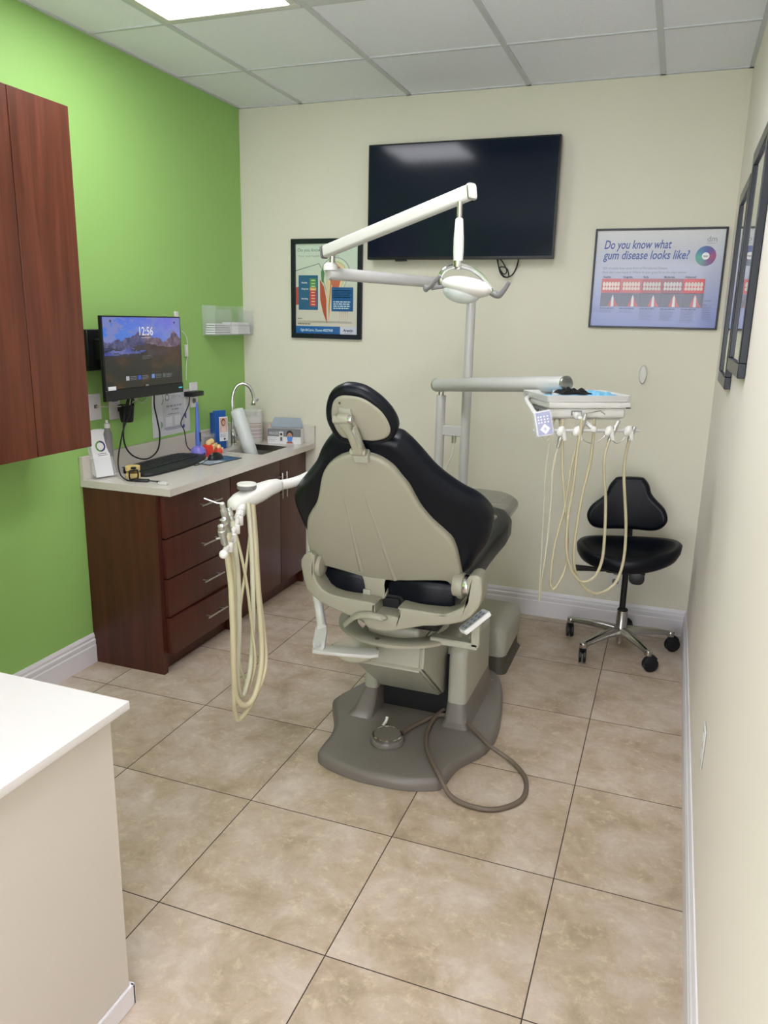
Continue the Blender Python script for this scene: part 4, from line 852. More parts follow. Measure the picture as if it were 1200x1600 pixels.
def crumple(name, cx, cy, w, d, h, z, m, label, cat, seed, rot=0, n=26):
    t_ = B(); g = []
    for i in range(n+1):
        row = []
        for j in range(n+1):
            u, v = i/n*2-1, j/n*2-1; rr = max(abs(u), abs(v)); e = max(0, 1-rr**4)
            ang = math.atan2(v, u); k = 1+.16*noise.noise(Vector((math.cos(ang)*1.6, math.sin(ang)*1.6, seed)))
            x, y = u*w/2*k, v*d/2*k
            x, y = x*math.cos(rot)-y*math.sin(rot), x*math.sin(rot)+y*math.cos(rot)
            q = noise.noise(Vector((u*1.7, v*1.7, seed*3.1)))*.5+abs(noise.noise(Vector((u*2.4, v*2.4, seed*5.7))))*.8
            row.append(t_.verts.new((cx+x, cy+y, z+.0015+h*e*(.35+q))))
        g.append(row)
    lo = [[t_.verts.new((v.co.x, v.co.y, max(z+.0004, v.co.z-.0035))) for v in r] for r in g]
    for i in range(n):
        for j in range(n):
            t_.faces.new((g[i][j], g[i+1][j], g[i+1][j+1], g[i][j+1])); t_.faces.new((lo[i][j+1], lo[i+1][j+1], lo[i+1][j], lo[i][j]))
    for i in range(n):
        for a, c, e_, f_ in ((g[i][0], lo[i][0], lo[i+1][0], g[i+1][0]), (g[i+1][n], lo[i+1][n], lo[i][n], g[i][n]), (g[0][i+1], lo[0][i+1], lo[0][i], g[0][i]), (g[n][i], lo[n][i], lo[n][i+1], g[n][i+1])): t_.faces.new((a, c, e_, f_))
    bmesh.ops.recalc_face_normals(t_, faces=t_.faces[:])
    local(t_); o = part(name, t_, m, None, 80); return tag(o, label, cat)
crumple('paper_bib', .095, .12, .16, .19, .008, .007, MT['bib'], 'flat blue paper bib lying on the left of the tray under the black glove', 'paper bib', 3)
crumple('paper_bib', .225, .11, .13, .17, .034, .007, MT['bib'], 'crumpled blue paper bib heaped on the right of the tray', 'paper bib', 8, .3)
crumple('nitrile_glove', .118, .07, .125, .08, .026, .026, MT['blackm'], 'crumpled black nitrile glove on the front of the tray', 'glove', 5, .1)

# ================================================================== STOOL
st = thing('dental_stool', 'black vinyl wheeled stool with a bell-shaped backrest by the right wall', 'stool', (2.283, 3.70, 0))
SX, SY = 2.283, 3.70
b = B(); slab(b, ST_BACK, (2.28, 3.885, .7), (1, 0, 0), (0, 0, 1), .06, .024, 5, 4, r2=.024)
for v in b.verts: v.co.y -= .45*(v.co.x-2.255)**2*2
part('backrest', b, MT['navy'], st, 60)
b = B(); t_ = B(); n_ = 48; rg = []
for rr_, z0 in ((0, .512), (.25, .512), (.5, .517), (.7, .532), (.85, .548), (.95, .550), (1.0, .536), (.985, .505), (.93, .482), (.8, .466), (.5, .455), (0, .452)):
    row = []
    for i in range(n_ if rr_ else 1):
        a = 2*PI*i/n_; x = .242*rr_*math.cos(a); y = .20*rr_*math.sin(a)*(1.0 if math.sin(a) < 0 else .95)
        dz = .0
        if math.sin(a) < 0 and rr_ > .5: dz = -.020*(-math.sin(a))*(rr_-.5)*2
        if rr_ > .5: dz += .022*abs(math.cos(a))**2*(rr_-.5)*2+ .018*(x/.242)*rr_
        row.append(t_.verts.new((SX-.003+x, 3.69+y, z0+dz)))
    rg.append(row)
for a, c in zip(rg, rg[1:]):
    for i in range(n_):
        j = (i+1) % n_
        if len(a) == 1: t_.faces.new((a[0], c[i], c[j]))
        elif len(c) == 1: t_.faces.new((a[i], a[j], c[0]))
        else: t_.faces.new((a[i], c[i], c[j], a[j]))
bmesh.ops.recalc_face_normals(t_, faces=t_.faces[:]); merge(b, t_); part('seat', b, MT['navy'], st, 70)
b = B(); tube(b, [(2.262, 3.86, .66), (2.265, 3.88, .60), (2.268, 3.885, .53), (2.275, 3.86, .46), (2.28, 3.76, .435)], .016, 10, 6, True, 1.6); part('back_support', b, MT['black'], st)
b = B(); box(b, (2.19, 3.60, .425), (2.37, 3.80, .452), .01, 2); slab(b, rrect(.07, .06, .028, 5), (2.335, 3.58, .43), (1, 0, 0), (0, 0, 1), -.001 if False else .03, .004, 2, 1); part('mechanism', b, MT['black'], st)
b = B(); tube(b, [(2.22, 3.62, .437), (2.16, 3.59, .442), (2.10, 3.575, .444), (2.05, 3.57, .442)], lambda q: .006+.008*q, 10, 6, True, 1.5); part('lever', b, MT['black'], st)
b = B(); cyl(b, (SX-.003, SY, .20), (SX-.003, SY, .43), .0145, n=20); lathe(b, [(.024, 0), (.026, .005), (.022, .012)], (SX, SY, .212), (SX, SY, 1), 20); part('gas_piston', b, MT['blackm'], st)
b = B(); lathe(b, [(.017, .045), (.017, .07), (.030, .094), (.034, .124), (.027, .139), (.026, .215), (.022, .218)], (SX, SY, 0), (SX, SY, 1), 28); part('column', b, MT['alu'], st)
casters = [(2.012, 3.789), (2.116, 3.46), (2.435, 3.49), (2.538, 3.80), (2.285, 3.975)]
CR = .235
for k, (cx, cy) in enumerate(casters):
    a = math.atan2(cy-SY, cx-SX); ca, sa = math.cos(a), math.sin(a); CRk = math.hypot(cx-SX, cy-SY)-.022; tip = Vector((SX+CRk*ca, SY+CRk*sa, 0))
    b = B(); t_ = B(); secs = []
    for s_, w, zt, zb in ((.0, .026, .134, .092), (.3, .022, .132, .098), (.7, .019, .122, .096), (.93, .017, .112, .090), (1.0, .017, .106, .084)):
        c_ = Vector((SX, SY, 0)).lerp(tip, s_); q = Vector((-sa, ca, 0))
        secs.append([tuple(c_+q*w*x_+Vector((0, 0, zb+(zt-zb)*z_))) for x_, z_ in ((-1, 0), (-1, .55), (-.6, .92), (0, 1), (.6, .92), (1, .55), (1, 0))])
    loft(b, secs); cyl(b, tip+Vector((0, 0, .080)), tip+Vector((0, 0, .107)), .0190, n=18, bev=.003); leg = part('leg', b, MT['alu'], st, 50)
    th = [PI/2+.25, PI/2+.12, .45, .5, 0][k]; q = Vector((math.cos(th), math.sin(th), 0)); tr = Vector((-q.y, q.x, 0)); wc = tip+q*.014+Vector((0, 0, .0365))
    b = B()
    for s_ in (-1, 1): cyl(b, wc+tr*s_*.004, wc+tr*s_*.0165, .036, n=24, bev=.003)
    cyl(b, tip+Vector((0, 0, .05)), tip+Vector((0, 0, .084)), .008, n=12)
    cs = part('caster', b, MT['black'], leg)
    b = B(); tube(b, [wc+Vector((0, 0, 0))+q*.024+Vector((0, 0, .024)), wc+Vector((0, 0, .042)), wc-q*.026+Vector((0, 0, .024))], .0085, 10, 5, True, 1.9); part('caster_hood', b, MT['blackm'], cs)

# ================================================================== GREEN WALL
t = thing('monitor', 'black all-in-one computer monitor showing 12:56 on the green wall', 'monitor', (.15, 2.89, 1.2))
my0, my1, mz0, mz1 = 2.612, 3.176, 1.212, 1.570; MX = .15
b = B(); box(b, (MX-.014, my0, mz0), (MX, my1, mz1), .004, 2); box(b, (MX-.034, my0+.08, mz0+.05), (MX-.012, my1-.08, mz1-.06), .008, 2); part('housing', b, MT['black'], t)
def fbm(x, y, s):
    return noise.fractal(Vector((x, y, s)), .6, 2.1, 5)
A = Art((MX+.0005, my0+.010, mz0+.050), (0, 1, 0), (0, 0, 1)); sw, shh = my1-my0-.018, mz1-mz0-.056; nx, ny = 110, 66
for i in range(nx):
    for j in range(ny):
        u, v = (i+.5)/nx, (j+.5)/ny
        ridge = .66+.13*math.exp(-((u-.47)/.16)**2)+.09*math.exp(-((u-.9)/.07)**2)+.03*math.exp(-((u-.22)/.1)**2)+.06*fbm(u*6, 0, 1)
        f = fbm(u*5, v*5, 4)
        if v > ridge: c = [74+70*u+20*f, 128+14*u-50*(v-.85)+20*f, 232-10*u] if f < .15 else [130, 140, 205]
        elif v > .58+.05*fbm(u*3, 0, 9): g_ = fbm(u*22, v*12, 2); c = [84+46*g_+30*(u > .5), 84+40*g_+12*(u > .5), 124+40*g_-10*(u > .5)]
        elif v > .47 and v < .56 and u+.25*f < .48 and fbm(u*3, v*14, 21)+.25-abs(v-.52)*6-max(0, u-.3)*2 > 0: c = [92+70*f, 100+70*f, 168+50*f]
        elif v > .44: c = [50+20*f+30*u, 52+20*f+8*u, 70+20*f-20*u]
        else:
            g_ = fbm(u*4+2, v*4, 7); r_ = max(0, g_)*75; d_ = .8+.2*v
            c = [44+r_*.75+30*max(0, v-.28)*2, 44+r_*.28+10*v, 40+10*v-r_*.02]
        c = [max(8, min(255, q)) for q in c]
        A.poly([(sw*i/nx, shh*j/ny), (sw*(i+1)/nx, shh*j/ny), (sw*(i+1)/nx, shh*(j+1)/ny), (sw*i/nx, shh*(j+1)/ny)], c, 0)
A.z = .0003
A.text('12:56', sw*.52, shh*.745, .052, (240, 240, 250), 0, .098, .0006, 'CENTER'); A.rect(sw*.46, shh*.705, sw*.58, shh*.713, (210, 210, 225))
A.lines(sw*.46, shh*.44, sw*.13, 3, .006, .002, (120, 125, 130)); A.disc(.05, shh*.945, .006, (40, 50, 80), 10); A.disc(sw-.045, shh*.93, .006, (50, 60, 90), 10)
for xx, c_ in ((.24, (190, 190, 195)), (.39, (60, 90, 200)), (.57, (120, 150, 220)), (.72, (90, 100, 100))):
    A.rect(sw*xx, shh*.105, sw*xx+.022, shh*.165, c_); A.lines(sw*xx+.03, shh*.15, .045, 3, .007, .002, (150, 155, 165))
A.make('screen', MT['scr'], t)
b = B(); box(b, (MX, my0+.002, mz0+.002), (MX+.003, my1-.002, mz0+.046), .001, 1); part('speaker_bar', b, MT['black'], t)
b = B(); box(b, (MX+.003, my1-.040, mz0+.022), (MX+.0036, my1-.012, mz0+.028)); part('status_light', b, MT['led'], t)
b = B(); box(b, (MX+.0005, my0+.020, mz0+.046), (MX+.0042, my0+.068, mz0+.062), .0005, 1); part('asset_sticker', b, MT['paper'], t)
A = Art((MX+.0034, (my0+my1)/2-.01, mz0+.050), (0, 1, 0), (0, 0, 1)); A.text('DELL', 0, 0, .010, (170, 175, 175), 0, None, .0002); A.make('maker_mark', MT['artm'], t)
b = B(); box(b, (.001, 2.665, 1.335), (.03, 2.80, 1.51), .003, 1); box(b, (.03, 2.70, 1.38), (.075, 2.80, 1.47), .004, 1); box(b, (.06, 2.72, 1.39), (.118, 2.98, 1.46), .006, 1); box(b, (.105, 2.8, 1.33), (.118, 2.97, 1.50), .002, 1); part('wall_mount', b, MT['blackm'], t)
b = B(); tube(b, [(.11, 2.82, 1.215), (.09, 2.83, 1.17), (.06, 2.86, 1.13), (.05, 2.90, 1.15), (.07, 2.90, 1.19), (.07, 2.86, 1.20), (.055, 2.84, 1.10), (.05, 2.84, 1.0), (.06, 2.88, .935), (.07, 2.97, .905), (.06, 3.07, .93), (.045, 3.115, 1.00), (.045, 3.10, 1.08), (.07, 3.05, 1.15), (.11, 3.0, 1.215)], .0038, 8)
tube(b, [(.11, 2.84, 1.215), (.09, 2.84, 1.14), (.06, 2.83, 1.07), (.06, 2.80, 1.0), (.09, 2.74, .93), (.14, 2.69, .885), (.20, 2.655, .872), (.235, 2.66, .871)], .0035, 8); part('cable', b, MT['black'], t)
t = thing('usb_adapter', 'black USB adapter with short lead and white-ended plug on the front of the counter', 'usb adapter', (.26, 2.67, CZ))
b = B(); tube(b, [(.225, 2.658, .8705), (.25, 2.668, .872)], .0035, 8); box(b, (-.030, -.011, 0), (.030, .011, .012), .003, 2, Matrix.Translation((.267, 2.674, CZ+.0005)) @ rz(.35)); part('body', b, MT['black'], t)
b = B(); tube(b, [(.292, 2.683, .8725), (.315, 2.69, .871), (.335, 2.692, .871)], .0028, 8); box(b, (-.013, -.006, 0), (.013, .006, .008), .002, 1, Matrix.Translation((.345, 2.691, CZ+.0005)) @ rz(.1)); part('plug', b, MT['black'], t)
b = B(); box(b, (-.009, -.0055, 0), (.009, .0055, .005), .0005, 1, Matrix.Translation((.365, 2.692, CZ+.002)) @ rz(.1)); part('connector', b, MT['steel'], t)
b = B(); box(b, (.362, 2.652, CZ+.0005), (.408, 2.674, CZ+.0135), .004, 2); single('usb_receiver_cap', b, MT['white'], 'small white plastic cap at the front corner of the counter', 'plastic cap')
t = thing('wall_plate', 'white wall plate with a plugged phone lead next to the upper cabinet', 'wall plate', (0, 2.71, 1.17))
b = B(); box(b, (.001, 2.672, 1.116), (.007, 2.752, 1.232), .002, 1); part('plate', b, MT['trim'], t)
b = B(); box(b, (.007, 2.706, 1.168), (.012, 2.722, 1.184)); part('socket', b, MT['midgrey'], t)
b = B(); box(b, (.012, 2.712, 1.170), (.026, 2.728, 1.180), .002, 1); tube(b, [(.02, 2.728, 1.175), (.03, 2.76, 1.172), (.04, 2.82, 1.168), (.06, 2.88, 1.172), (.08, 2.91, 1.20), (.09, 2.92, 1.23)], .0022, 8); part('lead', b, MT['wcord'], t)
t = thing('wall_outlet', 'white outlet plate behind the small black cup under the monitor', 'outlet', (0, 2.85, 1.16))
b = B(); box(b, (.001, 2.805, 1.105), (.007, 2.882, 1.222), .002, 1); part('plate', b, MT['trim'], t)
b = B(); box(b, (.007, 2.825, 1.185), (.0085, 2.865, 1.205), .0005, 1); part('socket', b, MT['midgrey'], t)
b = B(); lathe(b, [(.026, 0), (.028, .004), (.035, .07), (.037, .078), (.034, .078), (.025, .006), (0, .006)], (.045, 2.875, 1.092), (.045, 2.875, 2), 28, cap=False); box(b, (.0085, 2.86, 1.14), (.02, 2.89, 1.165)); single('cup', b, MT['blackm'], 'small black cup hung on the green wall below the monitor', 'cup')
b = B(); tube(b, [(.02, 2.96, 1.24), (.012, 2.985, 1.19), (.012, 3.03, 1.165), (.012, 3.07, 1.18), (.015, 3.09, 1.21), (.05, 3.05, 1.23)], .002, 8); single('white_cable', b, MT['wcord'], 'thin white cable looping under the middle of the monitor', 'cable')
b = B(); box(b, (.001, 3.335, 1.545), (.012, 3.362, 1.595), .002, 1); tube(b, [(.02, 3.37, 1.50), (.02, 3.41, 1.47), (.022, 3.415, 1.40), (.02, 3.40, 1.32), (.02, 3.395, 1.25)], .0022, 8); box(b, (.012, 3.40, 1.37), (.026, 3.415, 1.43), .002, 1); single('cable_clip', b, MT['white'], 'white cord and clips running down beside the right edge of the monitor', 'cord')
# sign (machine readable squares are left out)
t = thing('notice', 'laminated white notice with round logo on the green wall under the monitor', 'notice', (0, 3.27, .98))
b = B(); box(b, (.0005, 3.122, .979), (.002, 3.440, 1.200)); part('sheet', b, MT['paper'], t)
A = Art((.0022, 3.122, .979), (0, 1, 0), (0, 0, 1))
A.rect(.0, .0, .318, .221, (206, 208, 214)); A.rect(.082, .030, .270, .186, (190, 192, 200)); A.rect(.0, .0, .03, .221, (216, 217, 222))
A.ring(.060, .188, .030, .034, (60, 66, 76), -60, 60); A.ring(.125, .192, .013, .0175, (70, 80, 90)); A.text('DENTAL', .155, .186, .020, (120, 124, 140), 0, .09)
A.lines(.115, .142, .14, 1, .01, .009, (136, 138, 150), 0); A.lines(.16, .124, .06, 1, .01, .008, (140, 142, 154), 0)
A.lines(.13, .104, .09, 1, .01, .004, (110, 114, 128)); A.rect(.105, .045, .160, .094, (214, 215, 220)); A.rect(.182, .045, .232, .094, (214, 215, 220))
A.ring(.062, .058, 0, .018, (140, 160, 140), -90, 90); A.ring(.285, .088, .0, .018, (66, 62, 130), 90, 270); A.lines(.095, .034, .14, 1, .01, .003, (70, 76, 150), 0); A.lines(.105, .026, .13, 1, .01, .003, (90, 96, 160), 0); A.disc(.258, .032, .010, (50, 60, 150), 16)
A.make('print', MT['art'], t)
t = thing('wall_outlet', 'white outlet plate right of the notice, black power adapter plugged in above it', 'outlet', (0, 3.46, 1.16))
b = B(); box(b, (.001, 3.445, 1.10), (.007, 3.515, 1.232), .002, 1); part('plate', b, MT['trim'], t)
b = B(); slab(b, rrect(.03, .026, .009), (.007, 3.478, 1.135), (0, 1, 0), (0, 0, 1), .0015, .0004, 1, 1); part('socket', b, MT['midgrey'], t)
t = thing('power_adapter', 'flat black power adapter plugged in right of the notice', 'power adapter', (.02, 3.46, 1.19))
b = B(); box(b, (.0075, 3.385, 1.164), (.060, 3.495, 1.190), .005, 2); part('body', b, MT['black'], t)
b = B(); tube(b, [(.04, 3.392, 1.168), (.04, 3.375, 1.12), (.03, 3.335, 1.06), (.028, 3.32, 1.03), (.03, 3.345, .99), (.045, 3.335, .93), (.055, 3.335, .905), (.07, 3.345, .885), (.09, 3.33, .873), (.10, 3.325, .8725)], .0028, 8); part('cord', b, MT['black'], t)
# acrylic holder
t = thing('brochure_rack', 'clear acrylic rack of white papers on the green wall near the corner', 'rack', (.05, 3.78, 1.48))
b = B(); hx = .085; y0, y1, z0, z1 = 3.59, 3.985, 1.475, 1.632; w = .003
box(b, (.001, y0, z0), (.001+w, y1, z1)); box(b, (.001, y0, z0), (hx, y1, z0+w)); box(b, (.001, y0, z0), (hx, y0+w, z1)); box(b, (.001, y1-w, z0), (hx, y1, z1))
for a, c in ((y0, y0+.16), (y1-.16, y1)): box(b, (hx-w, a, z0), (hx, c, z1-.02))
box(b, (hx-w, y0, z0), (hx, y1, z0+.06)); part('case', b, MT['clear'], t)
for k in range(5):
    b = B(); box(b, (.01+.002*k, y0+.012, z0+.006+k*.012), (.075, y0+.155, z0+.0145+k*.012), .001, 1, None); part('paper_stack', b, MT['paper'], t)
b = B(); box(b, (.015, y0+.165, z0+.006), (.07, y1-.012, z0+.05), .001, 1); box(b, (.02, y0+.17, z0+.052), (.07, y1-.02, z0+.07), .001, 1); part('paper_stack', b, MT['paper'], t)

# ================================================================== ON THE COUNTER
# leaflet holder with tooth logo leaflets
t = thing('leaflet_holder', 'clear stand of white leaflets with a round tooth logo at the counter end', 'leaflet holder', (.06, 2.68, CZ))
LB = Vector((.072, 2.675, CZ+.006)); lu = Vector((.30, .95, 0)).normalized(); ln = Vector((lu.y, -lu.x, 0)); lv = (Vector((0, 0, 1))-ln*.24).normalized(); lnn = lu.cross(lv)
b = B(); 
for k in range(3):
    o = LB-ln*(.006+.012*k)+lv*.004*k
    t_ = B(); box(t_, (-.042, 0, -.0045), (.042, .208-.004*k, .0045)); merge(b, t_, frame_m(o, lu, lv, lnn))
part('leaflets', b, MT['paper'], t)
A = Art(LB-ln*.006-lu*.042+lnn*.0047, lu, lv); cx, cy = .045, .135
A.ring(cx, cy, .017, .0245, (96, 158, 72), 90, 270); A.ring(cx, cy, .017, .0245, (52, 52, 120), -90, 90); 
A.poly([(cx-.012, cy+.012), (cx-.005, cy+.015), (cx, cy+.012), (cx+.005, cy+.015), (cx+.012, cy+.012), (cx+.013, cy+.003), (cx+.010, cy-.006), (cx+.008, cy-.016), (cx+.004, cy-.014), (cx, cy-.004), (cx-.004, cy-.014), (cx-.008, cy-.016), (cx-.010, cy-.006), (cx-.013, cy+.003)], (242, 242, 244))
for a, c in (((cx-.0125, cy+.012), (cx, cy+.0125)),): A.rect(cx-.02, cy-.034, cx+.024, cy-.032, (60, 70, 120))
A.rect(cx-.018, cy-.042, cx+.028, cy-.040, (60, 70, 120)); A.make('print', MT['artm'], t)
b = B(); t_ = B(); w = .0015
box(t_, (-.05, -.002, .006), (.05, .085, .006+w)); box(t_, (-.05, -.002, -.045), (.05, 0, .0075)); box(t_, (-.05, -.002, -.045), (.05, .14, -.0435)); box(t_, (-.05, 0, -.045), (-.0485, .085, .0075)); box(t_, (.0485, 0, -.045), (.05, .085, .0075))
merge(b, t_, frame_m(LB-ln*.002, lu, lv, lnn)); part('case', b, MT['clear'], t)
t = thing('spray_bottle', 'grey bottle with a pale cap standing behind the leaflets, half hidden by the upper cabinet', 'bottle', (.035, 2.74, CZ))
b = B(); lathe(b, [(.018, 0), (.02, .004), (.02, .19), (.013, .205), (.013, .215)], (.046, 2.735, CZ), (.046, 2.735, 2), 20); part('bottle', b, MT['midgrey'], t)
b = B(); lathe(b, [(.013, 0), (.013, .02), (.006, .022), (.006, .035)], (.046, 2.735, CZ+.215), (.046, 2.735, 2), 16); part('cap', b, MT['white'], t)
# plaster model with articulator
t = thing('plaster_model', 'yellow plaster jaw model clamped in a small black articulator beside the keyboard', 'dental model', (.19, 2.70, CZ))
b = B(); 
for z in (0, .034):
    slab(b, [(-.026, -.02), (.026, -.02), (.03, .012), (.018, .03), (-.018, .03), (-.03, .012)], (.18, 2.725, CZ+.0005+z), (.9, .44, 0), (-.44, .9, 0), .022, .003, 2, 2)
    for k in range(8):
        a = PI*(k+.5)/8; q = Vector((.023*math.cos(a), .026*math.sin(a)-.0, 0)); q = Vector((.9*q.x-.44*q.y, .44*q.x+.9*q.y, 0)); ell(b, Vector((.18, 2.722, CZ+(.026 if z == 0 else .033)))+q, (.0042, .0042, .0065), None, 8, 6)
part('jaw', b, MT['stone'], t)
b = B(); c0 = Vector((.215, 2.685, CZ)); q = Vector((.35, .94, 0)).normalized()
for s_ in (-1, 1): tube(b, [c0+q*.018*s_+Vector((0, 0, .004)), c0+q*.022*s_+Vector((0, 0, .022)), c0+q*.018*s_+Vector((0, 0, .046))], .0035, 8)
for z in (.006, .044): tube(b, [c0-q*.018+Vector((0, 0, z)), c0+q*.018+Vector((0, 0, z))], .0035, 8, 1, False)
box(b, (-.012, -.01, 0), (.012, .012, .006), .001, 1, Matrix.Translation(c0+Vector((0, 0, .0005)))); box(b, (-.009, -.008, 0), (.009, .008, .01), .001, 1, Matrix.Translation(c0+Vector((0, 0, .050)))); part('articulator', b, MT['blackm'], t)
# keyboard
t = thing('keyboard', 'black ergonomic keyboard on the counter', 'keyboard', (.15, 3.03, CZ))
kb = [(.155, 2.770), (.200, 2.760), (.236, 2.790), (.246, 2.90), (.250, 3.03), (.238, 3.15), (.196, 3.285), (.150, 3.30), (.070, 3.27), (.045, 3.19), (.045, 3.03), (.05, 2.87), (.075, 2.79)]
b = B(); slab(b, kb, (0, 0, CZ+.0005), (1, 0, 0), (0, 1, 0), .014, .002, 3, 2, r2=.006)
for v in b.verts: v.co.z += (.012*(1-(v.co.x-.04)/.21)) if v.co.z > CZ+.006 else 0
part('body', b, MT['keyb'], t)
b = B()
for r_ in range(5):
    n_ = 17; xk = .075+.0225*r_
    for k in range(n_):
        if r_ == 4 and 4 <= k <= 8: continue
        yk = 2.800+.0262*k+(.004*r_); zz = CZ+.0145+.012*(1-(xk-.04)/.21)
        b = B(); box(b, (xk-.0085, yk-.0105, zz), (xk+.0085, yk+.0105, zz+.004), .0015, 1); part('key', b, MT['key'], t)
xk = .075+.0225*4; zz = CZ+.0145+.012*(1-(xk-.04)/.21); b = B(); box(b, (xk-.0085, 2.91, zz), (xk+.0085, 3.02, zz+.004), .0015, 1)
part('space_bar', b, MT['key'], t)
# mouse pad, mouse
t = thing('mouse_pad', 'thin printed mouse pad with a dark edge under the mouse', 'mouse pad', (.27, 3.27, CZ))
mp = [(.205, 3.150), (.318, 3.128), (.352, 3.375), (.235, 3.395)]
b = B(); slab(b, mp, (0, 0, CZ+.0004), (1, 0, 0), (0, 1, 0), .003, .0005, 1, 1); part('pad', b, MT['frame'], t)
A = Art((0, 0, CZ+.0036), (1, 0, 0), (0, 1, 0)); ins = [(.211, 3.156), (.314, 3.135), (.346, 3.369), (.238, 3.388)]
A.poly(ins, (150, 160, 176)); A.poly([(.26, 3.27), (.330, 3.26), (.346, 3.369), (.238, 3.388)], (44, 92, 130)); A.poly([(.211, 3.156), (.25, 3.149), (.262, 3.20), (.22, 3.21)], (186, 190, 190)); A.poly([(.29, 3.20), (.32, 3.19), (.327, 3.24), (.30, 3.245)], (206, 210, 216)); A.make('print', MT['artm'], t)
t = thing('mouse', 'black computer mouse on the mouse pad', 'mouse', (.255, 3.285, CZ+.004))
b = B(); ell(b, (.252, 3.285, CZ+.004), (.032, .056, .034)); bmesh.ops.bisect_plane(b, geom=b.verts[:]+b.edges[:]+b.faces[:], plane_co=(0, 0, CZ+.0042), plane_no=(0, 0, 1), clear_inner=True)
bmesh.ops.holes_fill(b, edges=[e for e in b.edges if e.is_boundary]); part('shell', b, MT['black'], t)
b = B(); cyl(b, (.248, 3.252, CZ+.031), (.256, 3.252, CZ+.031), .006, n=14); part('scroll_wheel', b, MT['midgrey'], t)
b = B(); tube(b, [(.250, 3.232, CZ+.01), (.245, 3.20, CZ+.006), (.262, 3.16, CZ+.0055), (.2615, 3.12, CZ+.0025), (.255, 3.09, CZ+.0025)], .0018, 6); part('cord', b, MT['black'], t)
# curing light
t = thing('curing_light', 'slim blue curing light standing in a round lavender charging base', 'curing light', (.118, 3.33, CZ))
b = B(); lathe(b, [(.040, 0), (.042, .004), (.041, .022), (.034, .040), (.024, .050), (.016, .054), (.0, .054)], (.118, 3.335, CZ+.0005), (.118, 3.335, 2), 32); part('charging_base', b, MT['lav'], t)
b = B(); lathe(b, [(.013, 0), (.015, .03), (.0125, .09), (.010, .15), (.0085, .20), (.004, .235), (0, .236)], (.118, 3.335, CZ+.045), (.122, 3.337, 2), 20); h = part('wand', b, MT['blul'], t)
b = B(); box(b, (.1295, 3.330, CZ+.075), (.1335, 3.342, CZ+.125), .001, 1); part('button_panel', b, MT['frame'], h)
b = B(); slab(b, rrect(.018, .012, .003), (.158, 3.326, CZ+.015), (-.25, .97, 0), (0, 0, 1), .003, .0005, 1, 1); part('display', b, MT['frame'], t)
# tooth models
def jaw_model(name, label, c, ang, s, wide):
    t = thing(name, label, 'dental model', (c[0], c[1], CZ)); m = Matrix.Translation((c[0], c[1], CZ+.0005)) @ rz(ang) @ Matrix.Diagonal((s, s, s, 1))
    b = B(); t_ = B(); slab(t_, [(-.035, -.022), (.035, -.022), (.038, .0), (.028, .022), (-.028, .022), (-.038, .0)], (0, 0, 0), (1, 0, 0), (0, 1, 0), .042 if wide else .026, .003, 3, 3, r2=.010); merge(b, t_, m); part('gum', b, MT['redp'], t)
    b = B(); t_ = B()
    for k in range(4 if wide else 3):
        x = -.024+k*.016; z0 = .042 if wide else .026
        ell(t_, (x, -.002, z0+.006), (.0085, .012, .012), None, 14, 10)
        for q in (-1, 1): lathe(t_, [(.005, 0), (.0045, .015), (.001, .034)], (x+.003*q, -.0205, z0), (x+.004*q, -.0225, -1), 8)
    merge(b, t_, m); part('teeth', b, MT['tooth'], t)
jaw_model('tooth_model', 'large red gum model with ivory molars and roots, right behind the curing light', (.135, 3.415), 1.9, 1.3, True)
jaw_model('tooth_model', 'small low red gum model beside the larger tooth model', (.150, 3.475), 2.1, 1.0, False)
b = B(); slab(b, rrect(.05, .06, .004), (.152, 3.36, CZ+.0004), (1, 0, 0), (0, 1, 0), .004, .0005, 1, 1); single('model_plate', b, MT['redp'], 'flat red plate under the tooth models at the foot of the curing light', 'plate')
# blue product box stand
t = thing('product_stand', 'tall blue and white leaflet stand with a portrait photo, left of the faucet', 'leaflet stand', (.06, 3.60, CZ))
pu = Vector((.42, .90, 0)).normalized(); pn = Vector((pu.y, -pu.x, 0)); 
b = B(); t_ = B(); box(t_, (-.040, -.03, .002), (.036, .0, .20), .001, 1); box(t_, (-.040, -.05, .002), (.030, -.032, .212), .001, 1); merge(b, t_, frame_m((.062, 3.60, CZ), pu, -pn, (0, 0, 1))); part('blue_leaflets', b, MT['blue'], t)
A = Art(Vector((.062, 3.60, CZ))+pn*.0545-pu*.014, pu, (0, 0, 1)); A.rect(-.002, .045, .052, .178, (226, 228, 232)); A.rect(.002, .092, .048, .172, (206, 172, 160)); A.disc(.024, .148, .013, (96, 62, 56), 16, .020); A.disc(.025, .146, .009, (206, 158, 136), 14, .013); A.poly([(.008, .094), (.042, .094), (.036, .122), (.014, .122)], (222, 196, 186)); A.lines(.004, .082, .04, 3, .007, .003, (120, 120, 130)); A.disc(.030, .056, .006, (40, 40, 50), 10); A.make('portrait_card', MT['artm'], t)
b = B(); t_ = B(); box(t_, (-.043, -.053, 0), (.039, .006, .0015)); box(t_, (-.043, .0045, 0), (.039, .006, .06)); box(t_, (-.043, -.053, 0), (-.0415, .006, .09)); box(t_, (.0375, -.053, 0), (.039, .006, .09)); merge(b, t_, frame_m((.062, 3.60, CZ+.0005), pu, -pn, (0, 0, 1))); part('case', b, MT['clear'], t)
t = thing('pen_cup', 'smoky clear organizer with dark bits beside the leaflet stand', 'organizer', (.045, 3.54, CZ))
b = B(); w = .0018; x0, x1, y0, y1, h_ = .024, .075, 3.505, 3.555, .085
